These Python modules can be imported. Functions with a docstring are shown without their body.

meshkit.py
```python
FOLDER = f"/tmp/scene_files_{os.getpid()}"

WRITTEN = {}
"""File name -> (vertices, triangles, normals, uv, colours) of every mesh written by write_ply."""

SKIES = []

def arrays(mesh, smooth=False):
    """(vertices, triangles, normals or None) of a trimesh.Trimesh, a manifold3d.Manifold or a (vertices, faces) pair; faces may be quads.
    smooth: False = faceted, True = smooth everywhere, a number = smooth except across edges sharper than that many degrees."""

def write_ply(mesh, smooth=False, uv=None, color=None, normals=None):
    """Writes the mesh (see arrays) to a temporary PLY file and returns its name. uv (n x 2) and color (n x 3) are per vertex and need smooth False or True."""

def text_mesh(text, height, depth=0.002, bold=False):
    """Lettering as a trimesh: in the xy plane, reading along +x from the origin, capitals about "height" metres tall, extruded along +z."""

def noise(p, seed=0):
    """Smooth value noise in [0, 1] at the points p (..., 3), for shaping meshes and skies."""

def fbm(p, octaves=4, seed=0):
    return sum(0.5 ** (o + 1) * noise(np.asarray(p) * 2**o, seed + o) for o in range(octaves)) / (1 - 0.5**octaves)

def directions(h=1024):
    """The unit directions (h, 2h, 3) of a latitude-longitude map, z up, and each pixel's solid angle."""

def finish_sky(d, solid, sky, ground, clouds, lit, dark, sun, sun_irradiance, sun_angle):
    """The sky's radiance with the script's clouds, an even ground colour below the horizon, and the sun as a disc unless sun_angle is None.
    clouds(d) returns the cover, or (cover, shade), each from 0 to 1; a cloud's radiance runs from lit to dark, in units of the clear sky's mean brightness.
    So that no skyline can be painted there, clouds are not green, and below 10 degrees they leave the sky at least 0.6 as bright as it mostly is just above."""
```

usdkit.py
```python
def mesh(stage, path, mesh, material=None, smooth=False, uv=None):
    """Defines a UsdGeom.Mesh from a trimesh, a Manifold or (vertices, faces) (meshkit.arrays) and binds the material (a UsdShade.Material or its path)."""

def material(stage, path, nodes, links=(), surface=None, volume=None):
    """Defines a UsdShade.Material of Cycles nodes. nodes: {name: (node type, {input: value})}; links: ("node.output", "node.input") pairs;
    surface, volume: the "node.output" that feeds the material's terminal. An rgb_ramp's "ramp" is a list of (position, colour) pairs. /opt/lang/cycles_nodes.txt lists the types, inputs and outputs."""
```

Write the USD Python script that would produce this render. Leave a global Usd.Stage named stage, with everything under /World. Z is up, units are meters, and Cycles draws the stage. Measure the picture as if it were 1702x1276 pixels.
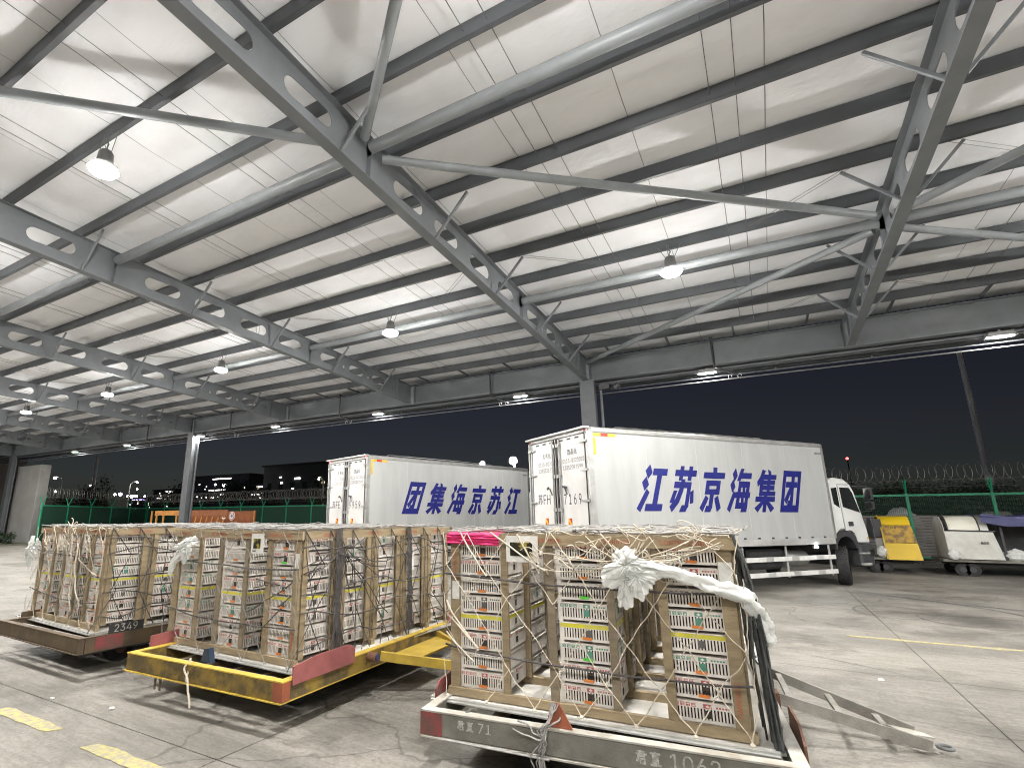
import math, random
import numpy as np, trimesh, usdkit, meshkit
from shapely.geometry import Polygon, box as sbox, Point
from shapely.ops import unary_union
from shapely import affinity
from pxr import Usd, UsdGeom, UsdLux, UsdShade, Gf, Sdf

stage = Usd.Stage.CreateInMemory()
UsdGeom.SetStageUpAxis(stage, 'Z'); UsdGeom.SetStageMetersPerUnit(stage, 1.0)
UsdGeom.Xform.Define(stage, '/World'); UsdGeom.Scope.Define(stage, '/World/Looks')
rng = random.Random(7); nr = np.random.default_rng(11)

# ------------------------------------------------------------------ camera, sky, exposure
H = 1.82
YAW, PITCH, ROLL, FPX = -0.53403, 0.235563, -0.0019596, 872.13
cy_, sy_, cp_, sp_, cr_, sr_ = math.cos(YAW), math.sin(YAW), math.cos(PITCH), math.sin(PITCH), math.cos(ROLL), math.sin(ROLL)
FWD = np.array([sy_*cp_, cy_*cp_, sp_]); R0 = np.array([cy_, -sy_, 0]); U0 = np.cross(R0, FWD)
RGT = cr_*R0 + sr_*U0; UPV = -sr_*R0 + cr_*U0
cam = UsdGeom.Camera.Define(stage, '/World/camera')
cam.CreateHorizontalApertureAttr(36.0); cam.CreateFocalLengthAttr(36.0*FPX/1702)
cam.CreateHorizontalApertureOffsetAttr(107.1*36/1702); cam.CreateVerticalApertureOffsetAttr(12.0*36/1702)
cam.CreateClippingRangeAttr(Gf.Vec2f(0.05, 5000)); cam.CreateFStopAttr(0.0)
cam.AddTransformOp().Set(Gf.Matrix4d(*RGT, 0, *UPV, 0, *(-FWD), 0, 0, 0, H, 1))
EXPOSURE = 0.12
cam.CreateExposureAttr(EXPOSURE)
LAMP = 1180.0          # radiance of the high-bay lenses
EAVE = 650.0
SKY = 0.0042

sky = UsdLux.DomeLight.Define(stage, '/World/sky')
skym = usdkit.material(stage, '/World/Looks/night_sky', {
    's': ('sky_texture', {'sky_type': 'single_scattering', 'sun_disc': False, 'sun_elevation': 0.5, 'sun_rotation': 2.4}),
    'h': ('hsv', {'hue': 0.55, 'saturation': 0.75, 'value': 1.0, 'fac': 1.0}),
    'b': ('background_shader', {'strength': SKY})},
    [('s.color', 'h.color'), ('h.color', 'b.color')], surface='b.background')
UsdShade.MaterialBindingAPI.Apply(sky.GetPrim()).Bind(skym)

# ------------------------------------------------------------------ materials
MT = {}
def mat(n, c1, c2=None, rough=.6, metal=0., scale=5., bump=0., bscale=60., stretch=(1, 1, 1), coat=0., lo=.35, hi=.65, spec=.5, extra=None, trans=0.):
    c2 = c2 or tuple(x*.8 for x in c1)
    nodes = {'g': ('geometry', {}), 'm': ('mapping', {'scale': stretch}), 'n': ('noise_texture', {'scale': scale, 'detail': 7., 'roughness': .6}),
             'r': ('rgb_ramp', {'ramp': [(0, c1), (lo, c1), (hi, c2), (1, c2)]}),
             'p': ('principled_bsdf', {'roughness': rough, 'metallic': metal, 'coat_weight': coat, 'specular_ior_level': spec, 'transmission_weight': trans})}
    links = [('g.position', 'm.vector'), ('m.vector', 'n.vector'), ('n.fac', 'r.fac'), ('r.color', 'p.base_color')]
    if bump:
        nodes['n2'] = ('noise_texture', {'scale': bscale, 'detail': 5.}); nodes['b'] = ('bump', {'strength': bump, 'distance': .02})
        links += [('m.vector', 'n2.vector'), ('n2.fac', 'b.height'), ('b.normal', 'p.normal')]
    MT[n] = usdkit.material(stage, '/World/Looks/' + n, nodes, links, surface='p.BSDF')
    return MT[n]
def emit(n, c, s):
    MT[n] = usdkit.material(stage, '/World/Looks/' + n, {'e': ('emission', {'color': c, 'strength': s})}, surface='e.emission')

# concrete apron: blotches, streaks, stains, fine grain
MT['concrete'] = usdkit.material(stage, '/World/Looks/concrete', {
    'g': ('geometry', {}), 'o': ('object_info', {}),
    'm1': ('mapping', {'scale': (.35, .55, .5), 'rotation': (0, 0, .5)}), 'n1': ('noise_texture', {'scale': 1.3, 'detail': 8., 'roughness': .62, 'distortion': .6}),
    'm2': ('mapping', {'scale': (1.1, 5.5, 1), 'rotation': (0, 0, .62)}), 'n2': ('noise_texture', {'scale': 2.6, 'detail': 8., 'roughness': .7, 'distortion': .4}),
    'n3': ('noise_texture', {'scale': 26., 'detail': 7., 'roughness': .82}),
    'r1': ('rgb_ramp', {'ramp': [(0, (.10, .095, .085)), (.36, (.17, .161, .145)), (.55, (.265, .25, .224)), (1, (.35, .332, .297))]}),
    'r2': ('rgb_ramp', {'ramp': [(0, (.45, .44, .43)), (.42, (.82, .81, .80)), (.6, (1, 1, 1)), (1, (1.12, 1.1, 1.06))]}),
    'r3': ('rgb_ramp', {'ramp': [(0, (.42, .41, .40)), (.40, (.74, .73, .72)), (.52, (1, 1, 1)), (.62, (1.12, 1.11, 1.08)), (1, (1.35, 1.33, 1.28))]}),
    'n4': ('noise_texture', {'scale': .55, 'detail': 6., 'roughness': .65}), 'r4': ('rgb_ramp', {'ramp': [(0, (.30, .295, .29)), (.36, (.50, .495, .49)), (.50, (1, 1, 1)), (1, (1, 1, 1))]}),
    'x1': ('mix', {'mix_type': 'multiply', 'fac': 1.}), 'x2': ('mix', {'mix_type': 'multiply', 'fac': .8}), 'x3': ('mix', {'mix_type': 'multiply', 'fac': .8}), 'x4': ('mix', {'mix_type': 'multiply', 'fac': .85}),
    'nd': ('noise_texture', {'scale': 1.1, 'detail': 5.}), 'va': ('vector_math', {'math_type': 'add'}), 'vo': ('voronoi_texture', {'feature': 'distance_to_edge', 'scale': .19}), 'rc': ('rgb_ramp', {'ramp': [(0, (.45, .44, .43)), (.0014, (.6, .59, .58)), (.0032, (1, 1, 1)), (1, (1, 1, 1))]}),
    'b': ('bump', {'strength': .55, 'distance': .012}), 'ad': ('math', {'math_type': 'add'}),
    'rr': ('rgb_ramp', {'ramp': [(0, (.45, .45, .45)), (1, (.85, .85, .85))]}), 'bw': ('rgb_to_bw', {}),
    'p': ('principled_bsdf', {'roughness': .7, 'specular_ior_level': .35})},
    [('g.position', 'm1.vector'), ('g.position', 'm2.vector'), ('m1.vector', 'n1.vector'), ('m2.vector', 'n2.vector'), ('g.position', 'n3.vector'), ('g.position', 'n4.vector'),
     ('n1.fac', 'r1.fac'), ('n2.fac', 'r2.fac'), ('n3.fac', 'r3.fac'), ('n4.fac', 'r4.fac'), ('r1.color', 'x1.color1'), ('r2.color', 'x1.color2'),
     ('x1.color', 'x2.color1'), ('r3.color', 'x2.color2'), ('x2.color', 'x3.color1'), ('r4.color', 'x3.color2'), ('x3.color', 'x4.color1'), ('g.position', 'nd.vector'), ('g.position', 'va.vector1'), ('nd.color', 'va.vector2'), ('va.vector', 'vo.vector'), ('vo.distance', 'rc.fac'), ('rc.color', 'x4.color2'), ('x4.color', 'p.base_color'),
     ('n2.fac', 'ad.value1'), ('n3.fac', 'ad.value2'), ('ad.value', 'b.height'), ('b.normal', 'p.normal'), ('n1.fac', 'rr.fac'), ('rr.color', 'bw.color'), ('bw.val', 'p.roughness')], surface='p.BSDF')
mat('joint', (.05, .048, .045), (.09, .085, .08), .9)
mat('terrain', (.10, .10, .09), (.15, .145, .13), .9, scale=.4)
mat('verge', (.10, .11, .07), (.16, .15, .11), .95, scale=7., bump=.8)
mat('yellow_paint', (.43, .375, .13), (.27, .25, .205), .75, scale=16., bump=.5, lo=.40, hi=.60)
mat('tyre_black', (.085, .082, .08), (.17, .162, .15), .8, scale=8.)
mat('steel', (.19, .205, .22), (.155, .168, .18), .5, scale=1.5, bump=.12, bscale=25.)
mat('purlin_steel', (.095, .103, .113), (.072, .078, .086), .55, scale=1.2)
mat('column_steel', (.10, .108, .116), (.075, .08, .087), .5, scale=2.)
mat('tube_steel', (.27, .29, .305), (.21, .225, .235), .45, scale=1.5, bump=.08)
mat('rod_steel', (.16, .165, .165), (.11, .11, .11), .5)
mat('black_pipe', (.03, .03, .032), (.045, .045, .045), .5)
mat('facing', (.89, .90, .93), (.79, .80, .82), .8, scale=.9, bump=.5, bscale=5., stretch=(1, 1.6, 1), lo=.45, hi=.9)
mat('sheet_top', (.35, .37, .4), None, .5)
mat('seam_tape', (.5, .5, .48), (.4, .4, .39), .6)
mat('truck_white', (.40, .41, .408), (.31, .315, .308), .34, scale=1.0, coat=.4, bump=.03, bscale=3., stretch=(2.2, 2.2, .35), lo=.42, hi=.85)
mat('aluminium', (.50, .50, .49), (.36, .36, .35), .42, metal=.75, scale=4., bump=.1)
mat('door_white', (.62, .61, .60), (.50, .49, .48), .4, scale=1.6, coat=.2)
mat('skirt', (.52, .52, .51), (.38, .38, .37), .45, metal=.3, scale=3.)
mat('blue_vinyl', (.012, .015, .14), (.015, .02, .17), .35)
mat('black_vinyl', (.02, .02, .024), (.035, .035, .04), .45)
mat('grey_vinyl', (.12, .12, .13), (.2, .2, .21), .5)
mat('rubber', (.016, .016, .017), (.03, .03, .03), .8, scale=12., bump=.2)
mat('seal', (.035, .03, .03), (.06, .05, .05), .7)
mat('chassis', (.02, .02, .022), (.035, .034, .034), .7)
mat('trim_dark', (.035, .036, .04), (.05, .05, .055), .5)
mat('glass', (.012, .014, .016), (.02, .022, .024), .06, coat=.6)
mat('chrome', (.6, .6, .6), (.5, .5, .5), .15, metal=1.)
mat('reflect_red', (.45, .03, .02), (.35, .03, .02), .3)
mat('reflect_yellow', (.75, .42, .03), (.6, .32, .03), .3)
mat('reflect_white', (.7, .7, .68), None, .3)
mat('cabin_white', (.66, .67, .66), (.60, .61, .60), .28, coat=.5, scale=1.)
mat('timber', (.34, .265, .16), (.22, .17, .10), .75, scale=3., stretch=(1.3, 1.3, 6.), bump=.2, bscale=30.)
mat('timber_beam', (.37, .29, .175), (.25, .19, .115), .75, scale=3., stretch=(1, 6, 6.), bump=.2, bscale=30.)
mat('timber_grey', (.27, .22, .15), (.18, .145, .10), .8, scale=3., stretch=(1.3, 1.3, 6.), bump=.2)
mat('carton', (.80, .765, .715), (.67, .62, .565), .75, scale=9., bump=.15)
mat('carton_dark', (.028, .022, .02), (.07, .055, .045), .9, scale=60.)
mat('print_red', (.42, .07, .075), (.46, .16, .15), .6)
mat('print_green', (.05, .20, .14), (.12, .30, .23), .6)
mat('print_black', (.06, .06, .06), (.16, .155, .15), .6)
mat('print_yellow', (.72, .66, .05), (.62, .58, .09), .55)
mat('tag_orange', (.72, .22, .04), (.62, .2, .05), .5)
mat('tag_green', (.12, .65, .06), None, .5)
mat('stamp_red', (.35, .08, .04), (.40, .16, .09), .7, scale=40.)
mat('pink_cloth', (.62, .02, .14), (.50, .015, .11), .65, scale=14., stretch=(1, 1, 5), bump=.6, bscale=20.)
mat('paper', (.72, .71, .68), (.6, .59, .56), .7, scale=30.)
mat('aluminium_plate', (.58, .58, .56), (.44, .44, .42), .38, metal=.6, scale=5., bump=.15)
mat('floor_sheet', (.72, .70, .66), (.55, .53, .49), .6, scale=4.)
mat('dolly_grey', (.20, .195, .165), (.12, .112, .095), .6, scale=5., bump=.25)
mat('dolly_cap', (.42, .415, .38), (.30, .27, .22), .55, scale=7., bump=.2)
mat('dolly_yellow', (.25, .165, .03), (.10, .072, .032), .55, scale=6., bump=.3, lo=.40, hi=.58)
mat('dolly_yellow_cap', (.62, .45, .06), (.45, .30, .06), .5, scale=9.)
mat('dolly_brown', (.12, .085, .045), (.07, .05, .035), .65, scale=5., bump=.25)
mat('dolly_red', (.24, .045, .048), (.12, .06, .05), .6, scale=11., bump=.25, lo=.40, hi=.60)
mat('dolly_pink', (.33, .10, .10), (.24, .08, .075), .6, scale=8.)
mat('dolly_orange', (.35, .10, .045), (.22, .07, .04), .6, scale=8.)
mat('navy', (.02, .035, .07), (.03, .05, .09), .5)
mat('roller', (.42, .41, .40), (.30, .29, .28), .45, metal=.4, scale=14., bump=.2)
mat('drawbar_yellow', (.52, .37, .05), (.40, .27, .05), .5, scale=6., bump=.2)
mat('drawbar_grey', (.25, .24, .215), (.16, .15, .13), .6, scale=6., bump=.3)
mat('rust', (.12, .055, .035), (.20, .10, .06), .8, scale=9., bump=.4)
mat('paint_white_faded', (.45, .45, .42), (.25, .24, .21), .7, scale=40., lo=.4, hi=.6)
mat('paint_dark_faded', (.07, .05, .02), (.16, .11, .03), .7, scale=40.)
mat('rope_white', (.62, .56, .46), (.48, .42, .33), .8, scale=30.)
mat('rope_grey', (.20, .195, .19), (.32, .31, .29), .85, scale=25.)
mat('rope_dark', (.05, .045, .045), (.10, .09, .085), .85, scale=25.)
mat('net_black', (.03, .034, .034), (.06, .062, .06), .8, scale=30.)
MT['film'] = usdkit.material(stage, '/World/Looks/film', {'g': ('geometry', {}), 'n': ('noise_texture', {'scale': 40., 'detail': 5.}), 'b': ('bump', {'strength': .5, 'distance': .01}),
    'p': ('principled_bsdf', {'base_color': (.84, .85, .83), 'roughness': .28}), 't': ('translucent_bsdf', {'color': (.86, .87, .85)}), 'm': ('mix_closure', {'fac': .38})},
    [('g.position', 'n.vector'), ('n.fac', 'b.height'), ('b.normal', 'p.normal'), ('p.BSDF', 'm.closure1'), ('t.BSDF', 'm.closure2')], surface='m.closure')
mat('fence_green', (.02, .30, .15), (.016, .22, .11), .5, scale=3.)
mat('shade_cloth', (.014, .066, .038), (.010, .045, .027), .8, scale=5., stretch=(1, 1, 4), bump=.3)
mat('mesh_wire', (.02, .07, .05), (.03, .09, .06), .6)
mat('razor', (.34, .33, .31), (.22, .20, .18), .5, metal=.4)
mat('louvre', (.26, .25, .235), (.18, .175, .165), .7, scale=1.5)
mat('cart_yellow', (.66, .45, .015), (.60, .40, .015), .45, scale=2.5)
mat('cart_yellow_dirty', (.42, .25, .025), (.14, .085, .03), .6, scale=7., bump=.2, lo=.42, hi=.62)
mat('cart_white', (.58, .58, .54), (.46, .45, .41), .5, scale=2.5, bump=.15)
mat('cart_lid', (.68, .66, .57), (.62, .60, .52), .45, scale=2.)
mat('tarp_blue', (.04, .045, .12), (.06, .065, .16), .45, scale=5., bump=.4, bscale=6.)
mat('orange_paint', (.58, .27, .06), (.38, .15, .04), .6, scale=5.)
mat('orange_dark', (.30, .10, .035), (.20, .065, .025), .7, scale=4.)
mat('wall_grey', (.30, .295, .28), (.24, .235, .225), .85, scale=1.)
mat('wall_brown', (.07, .058, .05), (.05, .042, .037), .85, scale=1.)
mat('leaf', (.035, .065, .022), (.06, .09, .03), .6, scale=3.)
mat('leaf_dark', (.02, .035, .018), (.03, .05, .022), .6, scale=3.)
mat('bark', (.06, .045, .03), None, .9)
mat('far_building', (.10, .105, .115), (.08, .085, .095), .8, scale=.1)
mat('far_shed', (.05, .05, .055), (.04, .04, .045), .8, scale=.1)
mat('mast', (.82, .82, .82), (.76, .76, .76), .4)
mat('lamp_shell', (.22, .22, .22), (.17, .17, .17), .45, metal=.4)
# poster: yellow chicks on a dark ground
MT['poster_picture'] = usdkit.material(stage, '/World/Looks/poster_picture', {
    'g': ('geometry', {}), 'v': ('noise_texture', {'scale': 17., 'detail': 4., 'roughness': .55}),
    'r': ('rgb_ramp', {'ramp': [(0, (.012, .012, .012)), (.46, (.02, .02, .015)), (.54, (.22, .19, .03)), (.66, (.42, .38, .08)), (1, (.5, .46, .15))]}),
    'p': ('principled_bsdf', {'roughness': .3})}, [('g.position', 'v.vector'), ('v.fac', 'r.fac'), ('r.color', 'p.base_color')], surface='p.BSDF')
emit('lens', (1., .975, .93), LAMP)
emit('lens_rim', (1., .975, .93), LAMP*.14)
emit('eave_lens', (1., .97, .92), EAVE)
emit('flood_white', (.93, .97, 1.), 420.)
emit('street_white', (1., .96, .88), 130.)
emit('street_violet', (.62, .55, 1.), 60.)
emit('street_green', (.95, 1., .62), 110.)
emit('strip_glow', (1., .97, .9), 2.6)
emit('strip_violet', (.5, .42, 1.), 3.5)
emit('window_warm', (1., .78, .45), 1.4)
emit('red_glow', (1., .08, .08), 7.)
emit('work_light', (.9, .97, 1.), 420.)

# ------------------------------------------------------------------ helpers
class G:
    def __init__(s): s.v, s.f, s.n = [], [], 0
    def add(s, v, f):
        v = np.asarray(v, float); f = np.asarray(f, int)
        if f.shape[1] == 4: f = np.vstack([f[:, [0, 1, 2]], f[:, [0, 2, 3]]])
        s.v.append(v); s.f.append(f + s.n); s.n += len(v); return s
    BF = np.array([[0, 3, 2, 1], [4, 5, 6, 7], [0, 1, 5, 4], [2, 3, 7, 6], [1, 2, 6, 5], [3, 0, 4, 7]])
    def box(s, x0, x1, y0, y1, z0, z1):
        return s.add([(x0, y0, z0), (x1, y0, z0), (x1, y1, z0), (x0, y1, z0), (x0, y0, z1), (x1, y0, z1), (x1, y1, z1), (x0, y1, z1)], G.BF)
    def bar(s, p, q, w, h, up=(0, 0, 1)):
        p, q = np.array(p, float), np.array(q, float); d = q-p; d /= np.linalg.norm(d)
        a = np.cross(d, up); a /= np.linalg.norm(a); b = np.cross(a, d); a, b = a*w/2, b*h/2
        return s.add([p-a-b, p+a-b, p+a+b, p-a+b, q-a-b, q+a-b, q+a+b, q-a+b], [[0, 1, 2, 3], [4, 7, 6, 5], [0, 4, 5, 1], [1, 5, 6, 2], [2, 6, 7, 3], [3, 7, 4, 0]])
    def tube(s, pts, r, n=6, closed=False):
        P = np.asarray(pts, float); m = len(P)
        T = (np.roll(P, -1, 0)-np.roll(P, 1, 0)) if closed else np.gradient(P, axis=0)
        T /= np.maximum(np.linalg.norm(T, axis=1, keepdims=True), 1e-9)
        rr = np.broadcast_to(np.asarray(r, float), (m,))
        a0 = np.array([0, 0, 1.]) if abs(T[0][2]) < .9 else np.array([1., 0, 0])
        A = np.cross(T, a0); L = np.linalg.norm(A, axis=1, keepdims=True)
        A = np.where(L > .15, A, np.cross(T, [0.3, 1., .1])); A /= np.linalg.norm(A, axis=1, keepdims=True); B = np.cross(T, A)
        t = np.arange(n)*2*np.pi/n
        V = P[:, None] + rr[:, None, None]*(np.cos(t)[None, :, None]*A[:, None] + np.sin(t)[None, :, None]*B[:, None])
        F = []
        for i in range(m if closed else m-1):
            j = (i+1) % m
            for k in range(n): F.append([i*n+k, i*n+(k+1) % n, j*n+(k+1) % n, j*n+k])
        s.add(V.reshape(-1, 3), F)
        if not closed and n > 4:
            for i, c in ((0, P[0]), (m-1, P[-1])):
                s.add(np.vstack([V[i], c[None]]), [[k, (k+1) % n, n] for k in range(n)])
        return s
    def cyl(s, p, q, r, n=12): return s.tube([p, q], r, n)
    def prism(s, poly, axis, t0, t1):
        """polygon in the plane of the two other axes (x,z for y; y,z for x; x,y for z)"""
        for g in getattr(poly, 'geoms', [poly]):
            if g.area < 1e-7: continue
            m = trimesh.creation.extrude_polygon(g, t1-t0, engine='earcut'); v = np.array(m.vertices); f = np.array(m.faces)
            if axis == 'y': v = np.stack([v[:, 0], t0+v[:, 2], v[:, 1]], 1); f = f[:, ::-1]
            elif axis == 'x': v = np.stack([t0+v[:, 2], v[:, 0], v[:, 1]], 1)
            else: v = np.stack([v[:, 0], v[:, 1], t0+v[:, 2]], 1)
            s.add(v, f)
        return s
    def bevel_prism(s, pts, t0, t1, b, axis='y'):
        P = np.array(pts, float)
        if Polygon(P).exterior.is_ccw is False: P = P[::-1]
        n = len(P); e = np.roll(P, -1, 0)-P; e /= np.linalg.norm(e, axis=1, keepdims=True); nn = np.stack([e[:, 1], -e[:, 0]], 1)
        mid = nn + np.roll(nn, 1, 0); mid /= np.maximum((mid*nn).sum(1, keepdims=True), .3)
        Q = P - mid*b
        rings = [(Q, t0), (P, t0+b), (P, t1-b), (Q, t1)]; V = []
        for q, t in rings:
            V.append(np.stack([q[:, 0], np.full(n, t), q[:, 1]], 1) if axis == 'y' else np.stack([np.full(n, t), q[:, 0], q[:, 1]], 1))
        V = np.vstack(V); F = []
        for r in range(3):
            for k in range(n): F.append([r*n+k, (r+1)*n+k, (r+1)*n+(k+1) % n, r*n+(k+1) % n])
        s.add(V, F)
        v2, f2 = trimesh.creation.triangulate_polygon(Polygon(Q), engine='earcut')
        for t, fl in ((t0, 0), (t1, 1)):
            vv = np.stack([v2[:, 0], np.full(len(v2), t), v2[:, 1]], 1) if axis == 'y' else np.stack([np.full(len(v2), t), v2[:, 0], v2[:, 1]], 1)
            s.add(vv, f2 if fl else f2[:, ::-1])
        return s
    def mesh(s, m, T=None):
        v = np.array(m.vertices)
        if T is not None: v = v@np.array(T)[:3, :3].T + np.array(T)[:3, 3]
        return s.add(v, np.array(m.faces))
    def out(s): return np.vstack(s.v), np.vstack(s.f)

used = set()
def numbered(parent, name):
    p = f'{parent}/{name}'; k = 0; q = p
    while q in used: k += 1; q = f'{p}_{k:03d}'
    used.add(q); return q
def meta(prim, label=None, cat=None, group=None, kind=None):
    for k, v in (('label', label), ('category', cat), ('group', group), ('kind', kind)):
        if v: prim.SetCustomDataByKey(k, v)
    return prim
def thing(name, label, cat, loc=(0, 0, 0), rotz=0., group=None, kind=None):
    x = UsdGeom.Xform.Define(stage, numbered('/World', name)); x.AddTranslateOp().Set(Gf.Vec3d(*map(float, loc))); x.AddRotateZOp().Set(math.degrees(rotz))
    return meta(x.GetPrim(), label, cat, group, kind)
def part(parent, name, g, m, label=None, smooth=False, kind=None):
    path = numbered(str(parent.GetPath()) if parent is not None else '/World', name)
    pr = usdkit.mesh(stage, path, g.out() if isinstance(g, G) else g, MT[m], smooth=smooth).GetPrim()
    return meta(pr, label, kind=kind)
def solo(name, g, m, label, cat, group=None, kind=None, smooth=False):
    return meta(part(None, name, g, m, smooth=smooth), label, cat, group, kind)
def group(parent, name):
    return UsdGeom.Xform.Define(stage, numbered(str(parent.GetPath()), name)).GetPrim()
def dup(first, loc, rotz, label=None, group=None):
    c = first.GetCustomData(); nm = first.GetName()
    if nm[-4:-3] == '_' and nm[-3:].isdigit(): nm = nm[:-4]
    x = UsdGeom.Xform.Define(stage, numbered('/World', nm)); x.AddTranslateOp().Set(Gf.Vec3d(*map(float, loc))); x.AddRotateZOp().Set(math.degrees(rotz))
    p = x.GetPrim(); p.GetReferences().AddInternalReference(first.GetPath()); p.SetInstanceable(True)
    return meta(p, label or c.get('label'), c.get('category'), group or c.get('group'))
def B(*a): return G().box(*a)
def text(g, s, h, T, bold=False, depth=.003): return g.mesh(meshkit.text_mesh(s, h, depth, bold), T)

# ------------------------------------------------------------------ ground
gnd = thing('ground', None, None, kind='structure')
t = part(gnd, 'joint_filler', B(-60, 40, -19, 36, -.06, -.009), 'joint')
SL = 5.42; x0 = 1.53 - 11*SL; y0 = -18.62
for i in range(18):
    for j in range(10):
        a, b = x0+i*SL, y0+j*SL
        part(gnd, 'slab', B(a+.006, a+SL-.006, b+.005, b+SL-.005, -.05, 0), 'concrete')
solo('terrain', B(-700, 700, -400, 900, -.4, -.07), 'terrain', None, None, kind='structure')
solo('verge', B(-60, -44.6, 16.2, 29.5, .004, .05), 'verge', None, None, kind='structure')
lm = thing('lane_marking', None, None, kind='structure')
def wob(x0, x1, y, w, n=9):
    xs = np.linspace(x0, x1, n); up = [(x, y+w/2+nr.normal()*.008) for x in xs]; dn = [(x, y-w/2+nr.normal()*.008) for x in xs]
    up[0] = (x0+.06, up[0][1]-.03); dn[-1] = (x1-.07, dn[-1][1]+.02)
    return G().prism(Polygon(up+dn[::-1]), 'z', .001, .005)
for a, b in ((-10.1, -9.0), (-8.35, -7.35), (-6.75, -5.6), (-5.05, -3.9), (-3.3, -2.2)):
    part(lm, 'dash', wob(a, b, 2.70, .14), 'yellow_paint')
part(lm, 'long_dash', wob(.84, 2.9, 10.88, .11, 14), 'yellow_paint')
part(lm, 'long_dash', wob(5.0, 7.2, 10.82, .11, 14), 'yellow_paint')
def ribbon(pts, w):
    P = np.array(pts, float); d = np.gradient(P, axis=0); d /= np.linalg.norm(d, axis=1, keepdims=True); nrm = np.stack([-d[:, 1], d[:, 0]], 1)
    k = np.linspace(-1, 1, len(P)); ww = (w*(1.05-k**4))[:, None]/2
    V = np.vstack([np.c_[P+nrm*ww, np.full(len(P), .004)], np.c_[P-nrm*ww, np.full(len(P), .004)]]); n = len(P)
    return G().add(V, [[i, n+i, n+i+1, i+1] for i in range(n-1)])
tm = thing('tyre_mark', None, None, kind='structure')
def arc(cx, cy, rx, ry, a0, a1, n=30): a = np.linspace(a0, a1, n); return np.c_[cx+rx*np.cos(a), cy+ry*np.sin(a)]
for pts, w in ((arc(1.9, 13.9, .62, .85, 0, 6.1), .05), (arc(2.75, 13.5, .55, .75, .6, 5.6), .05), (arc(5.2, 12.6, 1.3, .7, .2, 3.4), .06),
               (arc(-4, 14, 8, 4, -.5, .9), .12), (arc(6, 20, 5, 5, 3.6, 5.2), .13), (np.c_[np.linspace(2.4, 4.6, 12), np.linspace(17.2, 14.6, 12)], .03),
               (np.c_[np.linspace(.2, 1.2, 10), np.linspace(9.2, 8.6, 10)], .02), (arc(-1, 0, 7, 5, .2, 1.3), .14)):
    part(tm, 'mark', ribbon(pts, w), 'tyre_black')
for (x, y, s), lab in zip(((-1.7, 12.2, .09), (3.05, 10.05, .11), (.9, 8.2, .03), (-5.75, 3.25, .03), (-6.6, 3.1, .025), (2.6, 6.9, .03), (-3.3, 2.95, .03)),
        ('crumpled white paper scrap on the concrete near the truck front wheel', 'white paper scrap past the right end of the thin yellow line', 'tiny white scrap lying beyond the grey tow bar', 'tiny white scrap between left and middle dollies, nearer the middle one',
         'tiny white scrap by the left yellow dash', 'tiny white scrap at the right edge beyond the long joint', 'tiny white scrap in front of the middle dolly corner')):
    m = trimesh.creation.icosphere(2, 1.); v = np.array(m.vertices); v = v*(.6+.8*meshkit.noise(v*2.2, int(x*10) % 50))[:, None]*[s, s*.7, s*.35]+[x, y, s*.33]
    solo('paper_scrap', (v, m.faces), 'paper', lab, 'litter')

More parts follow.
